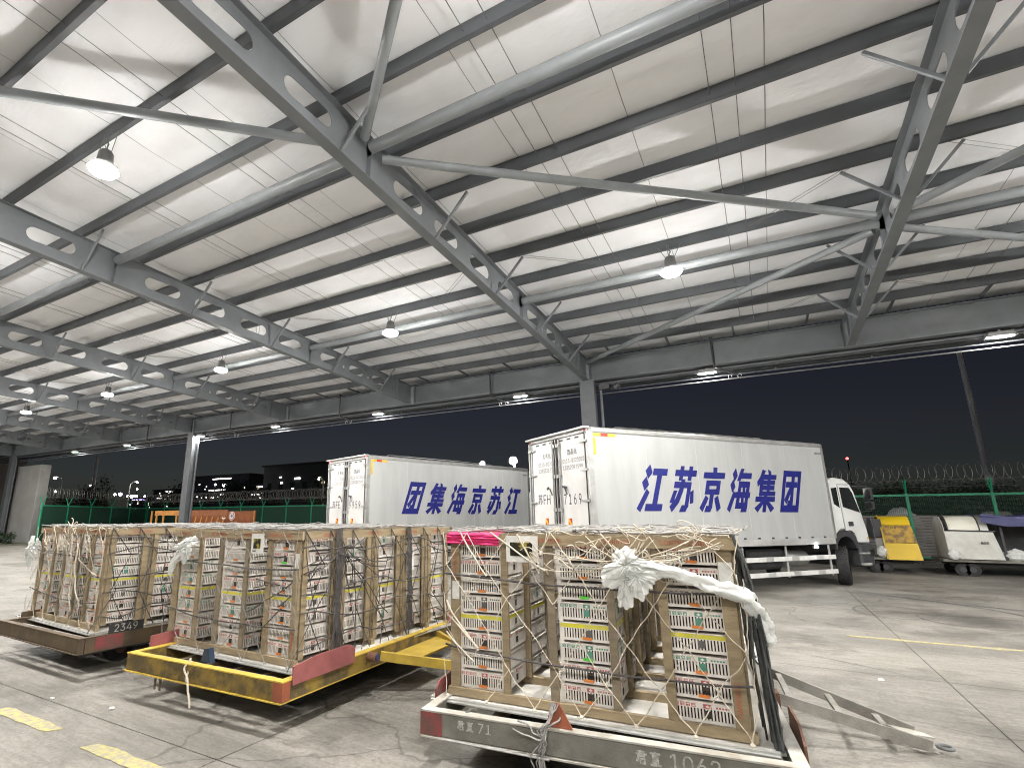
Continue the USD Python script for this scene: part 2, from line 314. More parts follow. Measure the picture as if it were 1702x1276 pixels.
# ------------------------------------------------------------------ steel canopy
FX = [32.87-7.56*k for k in range(12)]        # frame positions
def rtop(y): return 6.357+1.82-.049*y        # top of the rafters (bottom of the purlins)
can = thing('steel_canopy', 'large grey steel canopy with castellated rafters and white roof lining over the yard', 'canopy')
def oblong(c, z, L, h): return sbox(c-L/2+h/2, z-h/2, c+L/2-h/2, z+h/2).union(Point(c-L/2+h/2, z).buffer(h/2, 5)).union(Point(c+L/2-h/2, z).buffer(h/2, 5))
HOLES = [-7.2, -5.7, -4.2, -2.7, -.9, .55, 1.75, 3.0, 4.45, 6.95, 8.3, 9.77, 11.2, 12.97, 14.45, 15.8]
web = Polygon([(-16, rtop(-16)-.765), (17.99, rtop(17.99)-.765), (17.99, rtop(17.99)-.013), (-16, rtop(-16)-.013)])
for i, c in enumerate(HOLES): web = web.difference(oblong(c, rtop(c)-.36, .93 if c < 12 else .8, .30))
for c in (11.95-.55, 13.75, 15.15, 16.75): web = web.difference(Point(c, rtop(c)-.42).buffer(.05, 4))
for x in FX:
    g = G().prism(web, 'x', x-.006, x+.006)
    for o, th in ((0, .014), (-.78, .014)):
        g.bar((x, -16, rtop(-16)+o-th/2+(.014 if o else 0)), (x, 17.99, rtop(17.99)+o-th/2+(.014 if o else 0)), .2, th)
    rf = part(can, 'rafter', g, 'steel')
    for yy in (-1.2, 5.75, 12.05, 17.0):
        for sx in (-1, 1): part(rf, 'stiffener', B(*sorted((x+sx*.007, x+sx*.096)), yy-.006, yy+.006, rtop(yy)-.762, rtop(yy)-.016), 'steel')
for k in range(-14, 11):                          # purlins, C sections
    y = 3.60+1.34*k
    z = rtop(y)
    g = G().box(-58, 37, y, y+.003, z+.003, z+.24).box(-58, 37, y+.003, y+.075, z+.001, z+.004).box(-58, 37, y+.003, y+.075, z+.237, z+.24).box(-58, 37, y+.072, y+.075, z+.004, z+.022)
    part(can, 'purlin', g, 'purlin_steel')
PY = [3.60+1.34*k for k in range(-15, 12)]
# roof lining strips, hanging slightly between the purlins
ysamp = sorted(set([-16.1]+[y+f for y in PY for f in (.04, .3, .67, 1.04, 1.3) if -16.1 < y+f < 18.55]+[18.55]))
def liner(x0, x1, seed):
    xs = np.linspace(x0, x1, 5); V = []
    for y in ysamp:
        ph = ((y-3.64)/1.34) % 1.0; sag = .045*math.sin(math.pi*ph)**.8
        for x in xs:
            e = abs((x-x0)/(x1-x0)-.5)*2
            V.append((x, y, rtop(y)+.262-sag*(1-.25*e**3)+.012*(meshkit.noise(np.array([x*1.3, y*1.1, seed]), 3)-.5)))
    n = len(xs); F = [[i*n+k, (i+1)*n+k, (i+1)*n+k+1, i*n+k+1] for i in range(len(ysamp)-1) for k in range(n-1)]
    return G().add(V, F)
wx = 7.56/4
for j, x in enumerate(np.arange(-58.0+(10.19+58) % wx, 36., wx)):
    part(can, 'roof_panel', liner(x+.006, x+wx-.006, j*.37), 'facing', smooth=True)
part(can, 'roof_sheet', G().bar((-10.4, -16.2, rtop(-16.2)+.32), (-10.4, 18.75, rtop(18.75)+.32), 95.2, .05), 'sheet_top')
# sag rods and lining wires
for i in range(len(FX)-1):
    for fr in (.30, .345, .655, .70):
        x = FX[i+1]+7.56*fr
        part(can, 'sag_rod', G().tube([(x, -16, rtop(-16)+.10), (x, 17.2, rtop(17.2)+.10)], .0065, 4), 'rod_steel')
    for a, b, s in ((.08, .29, 1), (.92, .71, -1)):
        for yy in (10.42, 15.78):
            for d in (0, .13):
                part(can, 'cross_rod', G().tube([(FX[i+1]+7.56*a+d*s, yy+.04, rtop(yy)+.08), (FX[i+1]+7.56*b+d*s, yy+1.3, rtop(yy+1.3)+.08)], .005, 4), 'rod_steel')
    # round struts between frames, end plates
    for yy, zz in ((5.75, 7.69), (12.05, 7.32), (-1.2, 7.98)):
        g = G().cyl((FX[i+1]+.10, yy, zz), (FX[i]-.10, yy, zz), .10, 14)
        st = part(can, 'strut_tube', g, 'tube_steel', smooth=35)
        for xe, s in ((FX[i+1]+.012, 1), (FX[i]-.012, -1)):
            part(st, 'end_plate', B(*sorted((xe, xe+s*.10)), yy-.006, yy+.006, zz-.15, zz+.15), 'steel')
    for yy in (5.02, 7.7, 10.38, 13.06, 15.74, 2.34, -.34):      # flange braces
        for s in ((1, -1) if i < 5 else (1,)):
            xb = FX[i+1] if s > 0 else FX[i]
            part(can, 'flange_brace', G().bar((xb+s*.10, yy+.03, rtop(yy)-.77), (xb+s*.80, yy+.03, rtop(yy)-.005), .045, .045), 'steel')
    for k in range(4):                                            # struts from the last purlin to the girder
        x = FX[i+1]+7.56*(k+.5)/4
        part(can, 'eave_strut', G().bar((x, 17.05, rtop(17.05)+.05), (x, 18.0, 7.36), .05, .06), 'purlin_steel')
D = [(1, 2, 6.0, 7.62, 11.75, 7.33), (1, 2, 17.75, 7.10, 12.35, 7.28), (1, 2, 5.5, 7.66, -.9, 7.95), (0, 1, 11.75, 7.33, 6.0, 7.62), (0, 1, 12.35, 7.28, 17.75, 7.10)]
def diag(xa, ya, za, xb, yb, zb):
    part(can, 'diagonal_tube', G().cyl((xa, ya, za), (xb, yb, zb), .075, 12), 'tube_steel', smooth=35)
f1, f0, f2, fm = FX[5], FX[4], FX[6], FX[3]
diag(f1+.14, 5.98, 7.60, f0-.14, 11.80, 7.34); diag(f0-.14, 12.32, 7.30, f1+.14, 17.8, 7.12); diag(f1+.14, 5.52, 7.70, f0-.14, -.95, 7.98)
diag(f1-.14, 5.52, 7.66, f2+.14, -.95, 7.98); diag(f0+.14, 11.80, 7.34, fm-.14, 5.98, 7.60); diag(f0+.14, 12.32, 7.30, fm-.14, 17.8, 7.12)
# eave girder, gutter, trays
GZ = 6.505
gg = G().box(-58, 37, 18.144, 18.156, GZ+.018, GZ+.772).box(-58, 37, 18.0, 18.3, GZ, GZ+.018).box(-58, 37, 18.0, 18.3, GZ+.772, GZ+.79)
gd = part(can, 'eave_girder', gg, 'steel')
for x in FX:
    for dx in (-.15, .15): part(gd, 'stiffener', B(x+dx-.006, x+dx+.006, 18.03, 18.144, GZ+.02, GZ+.77), 'steel')
part(can, 'gutter', G().box(-58, 37, 18.78, 18.80, GZ-.10, GZ+.25).box(-58, 37, 18.80, 19.1, GZ-.10, GZ-.08).box(-58, 37, 19.1, 19.12, GZ-.10, GZ+.6), 'column_steel')
part(can, 'cable_tray', G().box(-58, 37, 18.36, 18.48, GZ-.10, GZ-.085).box(-58, 37, 18.355, 18.36, GZ-.10, GZ-.04).box(-58, 37, 18.48, 18.485, GZ-.10, GZ-.04), 'purlin_steel')
part(can, 'conduit', G().cyl((-58, 18.62, GZ-.26), (37, 18.62, GZ-.26), .022, 8), 'column_steel')
part(can, 'conduit', G().cyl((-58, 18.66, GZ-.38), (37, 18.66, GZ-.38), .02, 8), 'rod_steel')
for x in np.arange(-52, 13, 2.4): part(can, 'gutter_bolt', B(x-.015, x+.015, 18.90, 18.94, GZ-.20, GZ-.101), 'column_steel')
for k in (2, 5, 8, 11):                            # columns stand under every third frame
    x = FX[k]
    g = G().box(x-.25, x-.232, 18.0, 18.3, .03, GZ).box(x+.232, x+.25, 18.0, 18.3, .03, GZ).box(x-.232, x+.232, 18.143, 18.157, .03, GZ)
    c = part(can, 'column', g, 'column_steel')
    part(c, 'cover_plate', B(x-.232, x+.232, 18.003, 18.013, .03, GZ-.003), 'column_steel')
    part(c, 'base_plate', B(x-.34, x+.34, 17.9, 18.4, 0.001, .03), 'steel')
    part(c, 'downpipe', G().cyl((x+.42, 18.25, .05), (x+.42, 18.25, GZ-.3), .05, 10), 'column_steel', smooth=40)
part(can, 'camera_bracket', G().bar((f1+.26, 18.2, GZ-.10), (f1+1.1, 18.25, GZ-.16), .05, .05).box(f1+.4, f1+.75, 18.1, 18.35, GZ-.34, GZ-.16).cyl((f1+.9, 18.2, GZ-.32), (f1+1.05, 18.2, GZ-.2), .11, 8), 'trim_dark')
# hanging black pipes with hooks, eave lamps
BRX = [-.86, -8.67, -16.4, -24.1, -31.8, 6.9]
for i, x in enumerate(BRX):
    t = thing('pipe_bracket', ['black bent pipe bracket hanging at the eave right of the column above the tall truck', 'black bent pipe bracket at the eave between column and middle lamp, with white rings', 'black bent pipe bracket at the eave above the left part of the far truck',
        'black bent pipe bracket at the eave just right of the left column', 'black bent pipe bracket at the eave left of the left column', 'black bent pipe bracket at the eave by the right frame edge'][i], 'bracket', (x, 17.93, 0))
    part(t, 'pipe', G().tube([(0, 0, 7.36), (0, 0, 6.42), (.12, -.02, 6.33), (.62, .05, 6.06)], .035, 8), 'black_pipe', smooth=40)
    part(t, 'clamp', B(-.05, .05, -.05, .069, 7.30, 7.37), 'black_pipe')
    for dx in (.40, .66): part(t, 'ring', G().tube(arc_ := [(dx+.05*math.cos(a), .05, 6.03+.07*math.sin(a)) for a in np.linspace(0, 5.2, 12)], .010, 5), 'aluminium')
EX = [5.72, -1.10, -7.55, -14.4, -20.95, -27.0, -34.5, -41.0]
EL = ['bright oval eave lamp at the right edge above the light mast', 'oval eave lamp right of the column above the tall truck', 'oval eave lamp just left of the main column', 'oval eave lamp above the rear doors of the far truck', 'oval eave lamp between left column and far truck',
      'oval eave lamp hidden close to the left column', 'oval eave lamp left of the left column', 'leftmost oval lamp on the eave']
first = None
for x, lb in zip(EX, EL):
    if first is None:
        first = thing('eave_lamp', lb, 'lamp', (x, 18.25, 6.27), 0, 'lamps along the eave')
        part(first, 'housing', G().bevel_prism([(-.30, .03), (.30, .03), (.24, .16), (-.24, .16)], -.14, .14, .02), 'lamp_shell')
        a = np.linspace(0, 2*np.pi, 17)[:-1]
        V = np.vstack([np.c_[.26*np.cos(a), .11*np.sin(a), np.full(16, .029)], np.c_[.25*np.cos(a), .10*np.sin(a), np.full(16, .018)], [[0, 0, .008]]])
        part(first, 'lens', G().add(V, [[k, (k+1) % 16, 16+(k+1) % 16, 16+k] for k in range(16)]).add(V, [[16+k, 16+(k+1) % 16, 32] for k in range(16)]), 'eave_lens', smooth=True)
        part(first, 'bracket', B(-.02, .02, -.02, .02, .16, .235), 'lamp_shell')
    else: dup(first, (x, 18.25, 6.27), 0, lb)
# high-bay lamps
HL = {(2, 1): 'high-bay lamp hanging nearest the right, above the tall truck', (3, 1): 'high-bay lamp in the middle of the second bay, centre of the picture', (4, 1): 'high-bay lamp in the third bay, left of the central one',
      (5, 1): 'high-bay lamp in the fourth bay, above the left column', (6, 1): 'high-bay lamp at the far left edge of the picture', (3, 0): 'large near high-bay lamp hanging at the upper left'}
lampf = None
def lampgeo(t):
    a = np.linspace(0, 2*np.pi, 19)[:-1]
    def lathe(prof, nm, m):
        V = np.vstack([np.c_[r*np.cos(a), r*np.sin(a), np.full(18, z)] for r, z in prof]); n = 18
        part(t, nm, G().add(V, [[i*n+k, i*n+(k+1) % n, (i+1)*n+(k+1) % n, (i+1)*n+k] for i in range(len(prof)-1) for k in range(n)]), m, smooth=50)
    lathe([(.001, .021), (.13, .021), (.185, .03), (.19, .07), (.12, .13), (.105, .30), (.08, .34), (.001, .345)], 'housing', 'lamp_shell')
    lathe([(.001, -.085), (.10, -.078), (.18, -.045), (.212, 0)], 'lens', 'lens')
    lathe([(.212, .0005), (.203, .018), (.135, .0205)], 'lens_rim', 'lens_rim')
    for k in range(3):
        an = k*2.094+.4
        part(t, 'hanger', G().tube([(.09*math.cos(an), .09*math.sin(an), .33), (.26*math.cos(an), .05*math.sin(an), .62)], .006, 5), 'rod_steel')
    part(t, 'hook', G().tube([(0, 0, .34), (0, 0, .42), (.03, 0, .46), (0, 0, .50), (0, 0, .62)], .012, 6), 'rod_steel')
NTH = ('first', 'second', 'third', 'fourth', 'fifth', 'sixth', 'seventh', 'eighth', 'ninth', 'tenth', 'eleventh')
for i in range(-3, 8):
    for r, (y, z) in enumerate(((3.46, 7.14), (11.0, 6.76), (-4.3, 7.6))):
        if r == 2 and i > 2: continue          # the rear row is lit at the right-hand end only
        x = (-1.15-7.56*(i-1))*(.957 if r < 2 and i > 0 else 1.)
        vis = HL.get((i+1, r))
        lb = vis or f"high-bay lamp of the {('middle', 'eave side', 'rear', 'rearmost')[r]} row, {NTH[i+3]} bay from the right"
        if lampf is None:
            lampf = thing('high_bay_lamp', lb, 'lamp', (x, y, z), 0, 'high-bay lamps under the canopy roof'); lampgeo(lampf)
        else: dup(lampf, (x, y, z), 0, lb)
# ------------------------------------------------------------------ lettering drawn stroke by stroke
P_ = lambda *p: Polygon(p)
R_ = lambda a, b, c, d: sbox(a, b, c, d)
def water(sx=1.): return [P_((8*sx, 88), (20*sx, 100), (34*sx, 84), (22*sx, 72)), P_((2*sx, 62), (14*sx, 73), (28*sx, 57), (16*sx, 46)), P_((0, 6), (14*sx, 0), (36*sx, 40), (24*sx, 46))]
GL = {
 'jiang': water() + [R_(40, 80, 98, 92), R_(60, 12, 77, 82), R_(33, 2, 100, 14)],
 'su': [R_(4, 80, 96, 91), R_(24, 70, 37, 100), R_(63, 70, 76, 100), R_(8, 53, 80, 64), R_(67, 10, 80, 60), P_((48, 0), (72, 0), (80, 12), (54, 12)),
        P_((36, 70), (50, 70), (48, 45), (37, 20), (14, 0), (3, 10), (23, 28), (33, 48)), P_((9, 44), (21, 44), (13, 20), (0, 20)), P_((84, 42), (94, 46), (100, 20), (89, 18))],
 'jing': [P_((42, 100), (57, 100), (60, 86), (45, 86)), R_(2, 77, 98, 88), R_(18, 40, 82, 69).difference(R_(32, 49, 68, 60)), R_(43, 8, 57, 42), P_((28, 0), (52, 0), (57, 10), (32, 11)),
          P_((22, 34), (34, 29), (17, 1), (4, 8)), P_((66, 29), (78, 34), (97, 8), (84, 1))],
 'hai': water(.82) + [P_((45, 100), (57, 100), (45, 73), (32, 73)), R_(44, 79, 98, 90), R_(42, 58, 94, 69), R_(30, 33, 100, 44), R_(38, 8, 92, 19), P_((43, 69), (54, 69), (49, 8), (37, 8)), P_((82, 69), (94, 69), (91, 0), (79, 0)), P_((66, 0), (86, 0), (88, 9), (69, 9)),
         P_((63, 58), (72, 58), (74, 47), (65, 47)), P_((61, 33), (70, 33), (72, 22), (63, 22))],
 'ji': [P_((22, 100), (35, 98), (20, 70), (6, 62), (1, 71), (13, 82)), R_(17, 38, 30, 84), P_((52, 100), (64, 97), (69, 86), (57, 88)), R_(24, 79, 95, 88), R_(26, 66, 90, 74), R_(26, 53, 90, 61), R_(17, 39, 97, 47), R_(54, 40, 66, 86),
        R_(2, 25, 98, 34), R_(43, 0, 57, 40), P_((36, 25), (48, 25), (17, 0), (3, 8)), P_((52, 25), (64, 25), (97, 8), (84, 0))],
 'tuan': [R_(3, 0, 97, 100).difference(R_(16, 14, 84, 88)), R_(22, 61, 79, 72), R_(50, 17, 63, 85), P_((37, 16), (56, 16), (63, 25), (40, 26)), P_((46, 64), (58, 62), (31, 20), (20, 29))],
 'wen': [R_(44, 86, 58, 100), R_(4, 72, 96, 82), P_((70, 74), (82, 74), (20, 0), (4, 4)), P_((18, 74), (30, 74), (96, 4), (80, 0))],
 'hua': [P_((26, 100), (40, 96), (12, 46), (0, 54)), R_(18, 0, 31, 62), R_(52, 10, 65, 96), R_(52, 0, 98, 11), R_(86, 2, 98, 26), P_((60, 48), (88, 66), (94, 56), (64, 38))],
 'jing3': [R_(26, 56, 74, 100).difference(unary_union([R_(37, 64, 63, 74), R_(37, 82, 63, 91)])), R_(0, 0, 46, 48).difference(unary_union([R_(11, 8, 35, 19), R_(11, 28, 35, 39)])), R_(54, 0, 100, 48).difference(unary_union([R_(65, 8, 89, 19), R_(65, 28, 89, 39)]))],
 'lu': [R_(2, 62, 40, 98).difference(R_(13, 72, 29, 88)), R_(15, 6, 27, 62), R_(0, 0, 44, 10), R_(4, 8, 12, 42), P_((60, 100), (72, 98), (56, 62), (46, 68)), P_((88, 88), (96, 80), (56, 40), (48, 48)), P_((58, 78), (66, 84), (100, 48), (92, 42)), R_(54, 0, 94, 38).difference(R_(65, 10, 83, 28))],
 'kao': [R_(14, 80, 80, 89), R_(40, 66, 52, 100), R_(2, 58, 98, 67), P_((84, 98), (95, 92), (14, 26), (4, 34)), R_(40, 38, 90, 47), R_(46, 22, 86, 30), P_((74, 30), (86, 30), (82, 4), (56, 0), (58, 8), (70, 10))],
 'jun': [R_(14, 84, 80, 93), R_(4, 68, 98, 77), R_(14, 52, 80, 61), R_(68, 54, 80, 92), P_((36, 96), (48, 96), (16, 14), (2, 20)), R_(34, 2, 84, 42).difference(R_(46, 12, 72, 32))],
 'zhi': [R_(6, 84, 94, 93), R_(44, 74, 56, 100), R_(22, 18, 78, 78).difference(unary_union([R_(34, 60, 66, 68), R_(34, 44, 66, 52), R_(34, 28, 66, 36)])), R_(4, 2, 96, 13)],
}
def glyph(k, w, h, shear=0.):
    g = unary_union([p.buffer(1.7, join_style=2) for p in GL[k]])
    return affinity.affine_transform(g, [w/100, shear*h/100, 0, h/100, 0, 0])

# ------------------------------------------------------------------ box trucks; local frame: x forward from the rear, y to the left from the right side, z up
def wheel(t, name, x, y0, y1, turn=0., r=.5):
    w = y1-y0; c = (y0+y1)/2; prof = [(r*.56, -w/2), (r*.93, -w/2), (r*.985, -w*.40), (r, -w*.30), (r, w*.30), (r*.985, w*.40), (r*.93, w/2), (r*.56, w/2)]
    n = 40; a = np.linspace(0, 2*np.pi, n+1)[:-1]; T = trimesh.transformations.rotation_matrix(turn, [0, 0, 1])[:3, :3]
    def lathe(prof, rp=False):
        V = np.vstack([np.c_[q*np.cos(a), np.full(n, y), q*np.sin(a)] for q, y in prof])@T.T+[x, c, r]
        return G().add(V, [[i*n+k, (i+1)*n+k, (i+1)*n+(k+1) % n, i*n+(k+1) % n] for i in range(len(prof)-1) for k in range(n)])
    W = group(t, name)
    part(W, 'tyre', lathe(prof), 'rubber', smooth=30)
    g = G()
    for k in range(24):                       # tread lugs
        for yy in (-.34, -.17, 0, .17, .34):
            an = 2*np.pi*(k+(.5 if yy in (-.17, .17) else 0))/24; d = np.array([math.cos(an), 0, math.sin(an)]); tg = np.array([-math.sin(an), 0, math.cos(an)])
            p = d*(r+.004)+np.array([0, yy*w, 0])
            V = [p+sx*tg*r*.095+np.array([0, sy*w*.062, 0])+sz*d*.012 for sx, sy, sz in ((-1, -1, -1), (1, -1, -1), (1, 1, -1), (-1, 1, -1), (-1, -1, 1), (1, -1, 1), (1, 1, 1), (-1, 1, 1))]
            g.add(np.array(V)@T.T+[x, c, r], G.BF)
    part(W, 'tread', g, 'rubber')
    part(W, 'rim', lathe([(r*.56, -w*.42), (r*.5, -w*.3), (r*.34, -w*.12), (r*.12, -w*.2), (.001, -w*.2)]), 'aluminium', smooth=30)
    part(W, 'rim', lathe([(.001, w*.2), (r*.12, w*.2), (r*.34, w*.12), (r*.5, w*.3), (r*.56, w*.42)]), 'aluminium', smooth=30)
def truck(name, label, loc, rot, order, start, pitch, plate, phones, names):
    t = thing(name, label, 'truck', loc, rot, None)
    L, W, Z0, Z1 = 8.05, 2.6, 1.25, 3.83
    bd = part(t, 'box_body', B(.06, L-.03, .02, W-.02, Z0, Z1-.03), 'truck_white')
    for k in range(1, 5): part(bd, 'panel_joint', B(.06+1.6*k-.004, .06+1.6*k+.004, .0175, .02, Z0+.02, Z1-.1), 'door_white')
    # aluminium edge trims
    part(t, 'roof_trim', G().bevel_prism([(0, Z1-.10), (.012, Z1-.10), (.03, Z1-.012), (W-.03, Z1-.012), (W-.012, Z1-.10), (W, Z1-.10), (W, Z1-.02), (W-.05, Z1+.012), (.05, Z1+.012), (0, Z1-.02)], .10, L, .008, 'x'), 'aluminium')
    for yy in (0, W-.05):
        part(t, 'corner_post', G().box(0, .13, yy, yy+.05, Z0-.1, Z1-.1), 'aluminium')
        part(t, 'corner_post', G().box(L-.06, L+.01, yy, yy+.05, Z0, Z1-.1), 'aluminium')
    part(t, 'side_skirt', G().box(.13, L-.06, .004, .05, Z0-.15, Z0+.005).box(.13, L-.06, W-.05, W-.004, Z0-.15, Z0+.005), 'skirt')
    for k in range(15):
        part(t, 'side_marker', B(.55+.5*k, .63+.5*k, .008, .02, Z0+.015, Z0+.055), 'trim_dark')
    # roof hand rails
    for yy in (.35, W-.35): part(t, 'roof_rail', G().tube([(.9, yy, Z1), (1.1, yy, Z1+.10), (6.0, yy, Z1+.10), (6.2, yy, Z1)], .018, 6), 'chrome', smooth=40)
    # rear frame and doors
    part(t, 'rear_frame', G().box(.0, .06, .05, W-.05, Z1-.11, Z1+.005).box(.0, .06, .05, W-.05, Z0-.1, Z0).box(-.10, .06, .0, W, Z1-.03, Z1+.014).box(.03, .06, .05, .16, Z0, Z1-.11).box(.03, .06, W-.16, W-.05, Z0, Z1-.11), 'aluminium')
    for s, (a, b) in enumerate(((.17, W/2-.035), (W/2+.035, W-.17))):
        d = part(t, 'rear_door', B(.022, .05, a, b, Z0+.02, Z1-.13), 'door_white')
        part(d, 'door_seal', G().box(.018, .05, a-.03, a-.001, Z0+.02, Z1-.13).box(.018, .05, b+.001, b+.03, Z0+.02, Z1-.13).box(.018, .05, a, b, Z1-.128, Z1-.112), 'seal')
        for k in range(2):
            y = (b-.03-.085*k) if s == 0 else (a+.03+.085*k)
            rod = part(d, 'lock_rod', G().cyl((-.012, y, Z0+.05), (-.012, y, Z1-.14), .02, 8), 'aluminium' if k else 'seal', smooth=40)
            for z in (Z0+.15, 1.95, 2.75, 3.5): part(d, 'rod_guide', B(-.036, .0215, y-.03, y+.03, z, z+.08), 'aluminium')
        y = b-.26 if s == 0 else a+.26
        part(d, 'handle', G().bar((-.03, y+.04, 2.53), (-.03, y-.12 if s == 0 else y+.12, 2.50), .03, .05).bar((-.03, y-.05 if s == 0 else y+.0, 2.5), (-.03, y-.14 if s == 0 else y-.10, 2.34), .02, .025), 'trim_dark')
        for z in (1.55, 2.18, 2.87, 3.52):
            yo = a-.12 if s == 0 else b+.12; yi = a+.16 if s == 0 else b-.16
            part(d, 'hinge', G().bar((-.004, yo, z), (-.004, (yo+yi)/2, z), .05, .09, (1, 0, 0)).bar((.006, (yo+yi)/2, z), (.006, yi, z), .03, .06, (1, 0, 0)), 'aluminium')
        y = .86 if s == 0 else 1.85
        rf = part(d, 'reflector', B(.016, .0215, y-.07, y+.07, 1.45, 1.79), 'reflect_yellow')
        part(rf, 'stripe', G().prism(Polygon([(y-.07, 1.45), (y+.07, 1.62), (y+.07, 1.72), (y-.07, 1.55)]), 'x', .012, .0155).prism(Polygon([(y-.07, 1.66), (y+.03, 1.79), (y-.07, 1.79)]), 'x', .012, .0155), 'reflect_red')
        for k in range(3):
            yy = a+.2+.32*k if s == 0 else a+.12+.32*k
            part(d, 'marker', B(.012, .0215, yy, yy+.14, Z1-.20, Z1-.165), 'trim_dark')
    # text on the doors: letters read from the left (large y) to the right (small y) when one looks at the rear
    M = lambda y, z: np.array([[0, 0, -1, .0213], [-1, 0, 0, y], [0, 1, 0, z], [0, 0, 0, 1.]])
    def door_txt(s, y, z, h, m, nm, sx=1.):
        T = M(y, z)@np.diag([sx, 1, 1, 1.]); part(t, nm, text(G(), s, h, T, False, .0025), m)
    def door_glyph(k, y, z, w, h, m, nm):
        g = G().prism(glyph(k, w, h), 'z', 0, .0025); v, f = g.out(); v = np.c_[v, np.ones(len(v))]@M(y, z).T; part(t, nm, (v[:, :3], f), m)
    door_glyph('su', 2.22, 2.13, .19, .25, 'grey_vinyl', 'plate_character')
    door_txt(plate[0], 2.00, 2.13, .24, 'black_vinyl', 'plate_letters', .82)
    for k, ch in enumerate(plate[1]): door_txt(ch, 1.085-.195*k, 2.11, .24, 'black_vinyl', 'plate_digit', .62)
    for (y, nm_, ph) in ((2.02, names[0], phones[0]), (.92, names[1], phones[1])):
        for k, q in enumerate(nm_): door_glyph(q, y-.13*k-.08, 3.27, .11, .13, 'grey_vinyl', 'name_character')
        for k, s in enumerate(ph): door_txt(s, y+.14, 3.08-.16*k, .10, 'grey_vinyl', 'phone_number', .82)
    # side lettering
    for k, q in enumerate(order):
        part(t, 'side_character', G().prism(affinity.translate(glyph(q, .715, 1.06, .35), start+pitch*k, 1.95), 'y', .0145, .019), 'blue_vinyl')
    # reflectors on the upper corners
    r = part(t, 'corner_reflector', B(.16, .80, .0145, .0195, 3.63, 3.70), 'reflect_yellow'); part(r, 'red_middle', B(.38, .58, .0115, .0140, 3.63, 3.70), 'reflect_red')
    part(t, 'corner_reflector', B(.16, .23, .0145, .0195, 3.20, 3.60), 'reflect_yellow')
    part(t, 'side_sticker', B(7.72, 7.98, .0145, .0195, 3.52, 3.58), 'grey_vinyl')
    for y in (.06, W-.12): part(t, 'top_lamp', B(-.015, .0, y, y+.07, Z1-.09, Z1-.04), 'red_glow' if start > 1.3 else 'reflect_red')
    # chassis
    part(t, 'chassis_frame', G().box(.3, 9.0, .85, .95, .82, 1.09).box(.3, 9.0, 1.65, 1.75, .82, 1.09).box(.1, 8.0, .1, 2.5, 1.08, 1.10), 'chassis')
    part(t, 'fuel_tank', G().bevel_prism([(5.0, .5), (6.1, .5), (6.2, .6), (6.2, 1.0), (4.9, 1.0), (4.9, .6)], .25, .8, .06), 'chassis')
    part(t, 'tool_box', B(4.0, 4.7, .25, .8, .55, 1.0), 'chassis')
    part(t, 'spare_tank', G().cyl((6.5, .55, .72), (7.3, .55, .72), .22, 16), 'aluminium', smooth=40)
    for z0, nm in ((.71, 'guard_rail'), (.34, 'guard_rail')):
        rl = part(t, nm, B(3.25, 7.93, .03, .06, z0, z0+.11), 'reflect_white')
        for k in range(5): part(rl, 'red_section', B(3.35+.95*k, 3.62+.95*k, .0265, .0295, z0+.002, z0+.108), 'skirt')
    for x in (3.4, 4.5, 6.06, 7.75): part(t, 'guard_post', B(x-.025, x+.025, .061, .09, .30, 1.08), 'skirt')
    part(t, 'work_lamp', G().box(7.08, 7.22, .0, .06, 1.0, 1.08), 'lamp_shell') if start < 1.3 else None
    if start < 1.3: part(t, 'work_lamp_glass', B(7.09, 7.21, -.012, -.001, 1.01, 1.07), 'work_light')
    for x in (2.0,):
        wheel(t, 'rear_wheel', x, .06, .34); wheel(t, 'rear_wheel', x, .37, .65); wheel(t, 'rear_wheel', x, W-.34, W-.06); wheel(t, 'rear_wheel', x, W-.65, W-.37)
    part(t, 'rear_mudguard', G().box(2.66, 2.68, .08, .68, .35, 1.0).box(1.32, 1.34, .08, .68, .3, 1.0), 'trim_dark')
    wheel(t, 'front_wheel', 8.50, .09, .39, math.radians(30)); wheel(t, 'front_wheel', 8.50, W-.39, W-.09, math.radians(30))
    part(t, 'bumper_bar', B(.0, .08, .1, W-.1, .45, .57), 'trim_dark')
    # cab
    prof = [(8.14, 1.0), (8.14, 2.72), (8.22, 2.84), (8.45, 2.90), (8.90, 2.87), (9.12, 2.74), (9.25, 2.55), (9.43, 1.90), (9.56, 1.45), (9.60, 1.08)]
    archp = [(9.04, 1.08), (8.98, 1.26), (8.83, 1.39), (8.6, 1.45), (8.38, 1.44), (8.20, 1.36), (8.14, 1.25)]
    cab = part(t, 'cab', G().bevel_prism([p for p in prof if p != (8.14, 1.0)] + archp[:-1] + [(8.141, 1.27)], .07, W-.07, .05), 'cabin_white', smooth=25)
    part(t, 'wheel_arch', G().prism(Polygon([(9.03, 1.07), (8.97, 1.25), (8.82, 1.375), (8.6, 1.435), (8.38, 1.425), (8.2, 1.345), (8.15, 1.26), (8.06, 1.22), (8.06, .95), (8.10, .95), (8.16, 1.12), (8.3, 1.24), (8.5, 1.29), (8.68, 1.26), (8.85, 1.13), (8.93, .95), (9.03, .95)]), 'y', .06, .5), 'trim_dark')
    part(t, 'bumper', G().bevel_prism([(9.04, .50), (9.05, 1.07), (9.61, 1.07), (9.66, .9), (9.62, .46), (9.2, .44)], .05, W-.05, .05), 'trim_dark', smooth=25)
    part(t, 'headlamp', B(9.42, 9.64, .035, .30, .74, .92), 'chrome')
    part(t, 'cab_step', G().box(9.05, 9.42, .03, .20, .50, .56).box(9.05, 9.42, .03, .20, .80, .84), 'skirt')
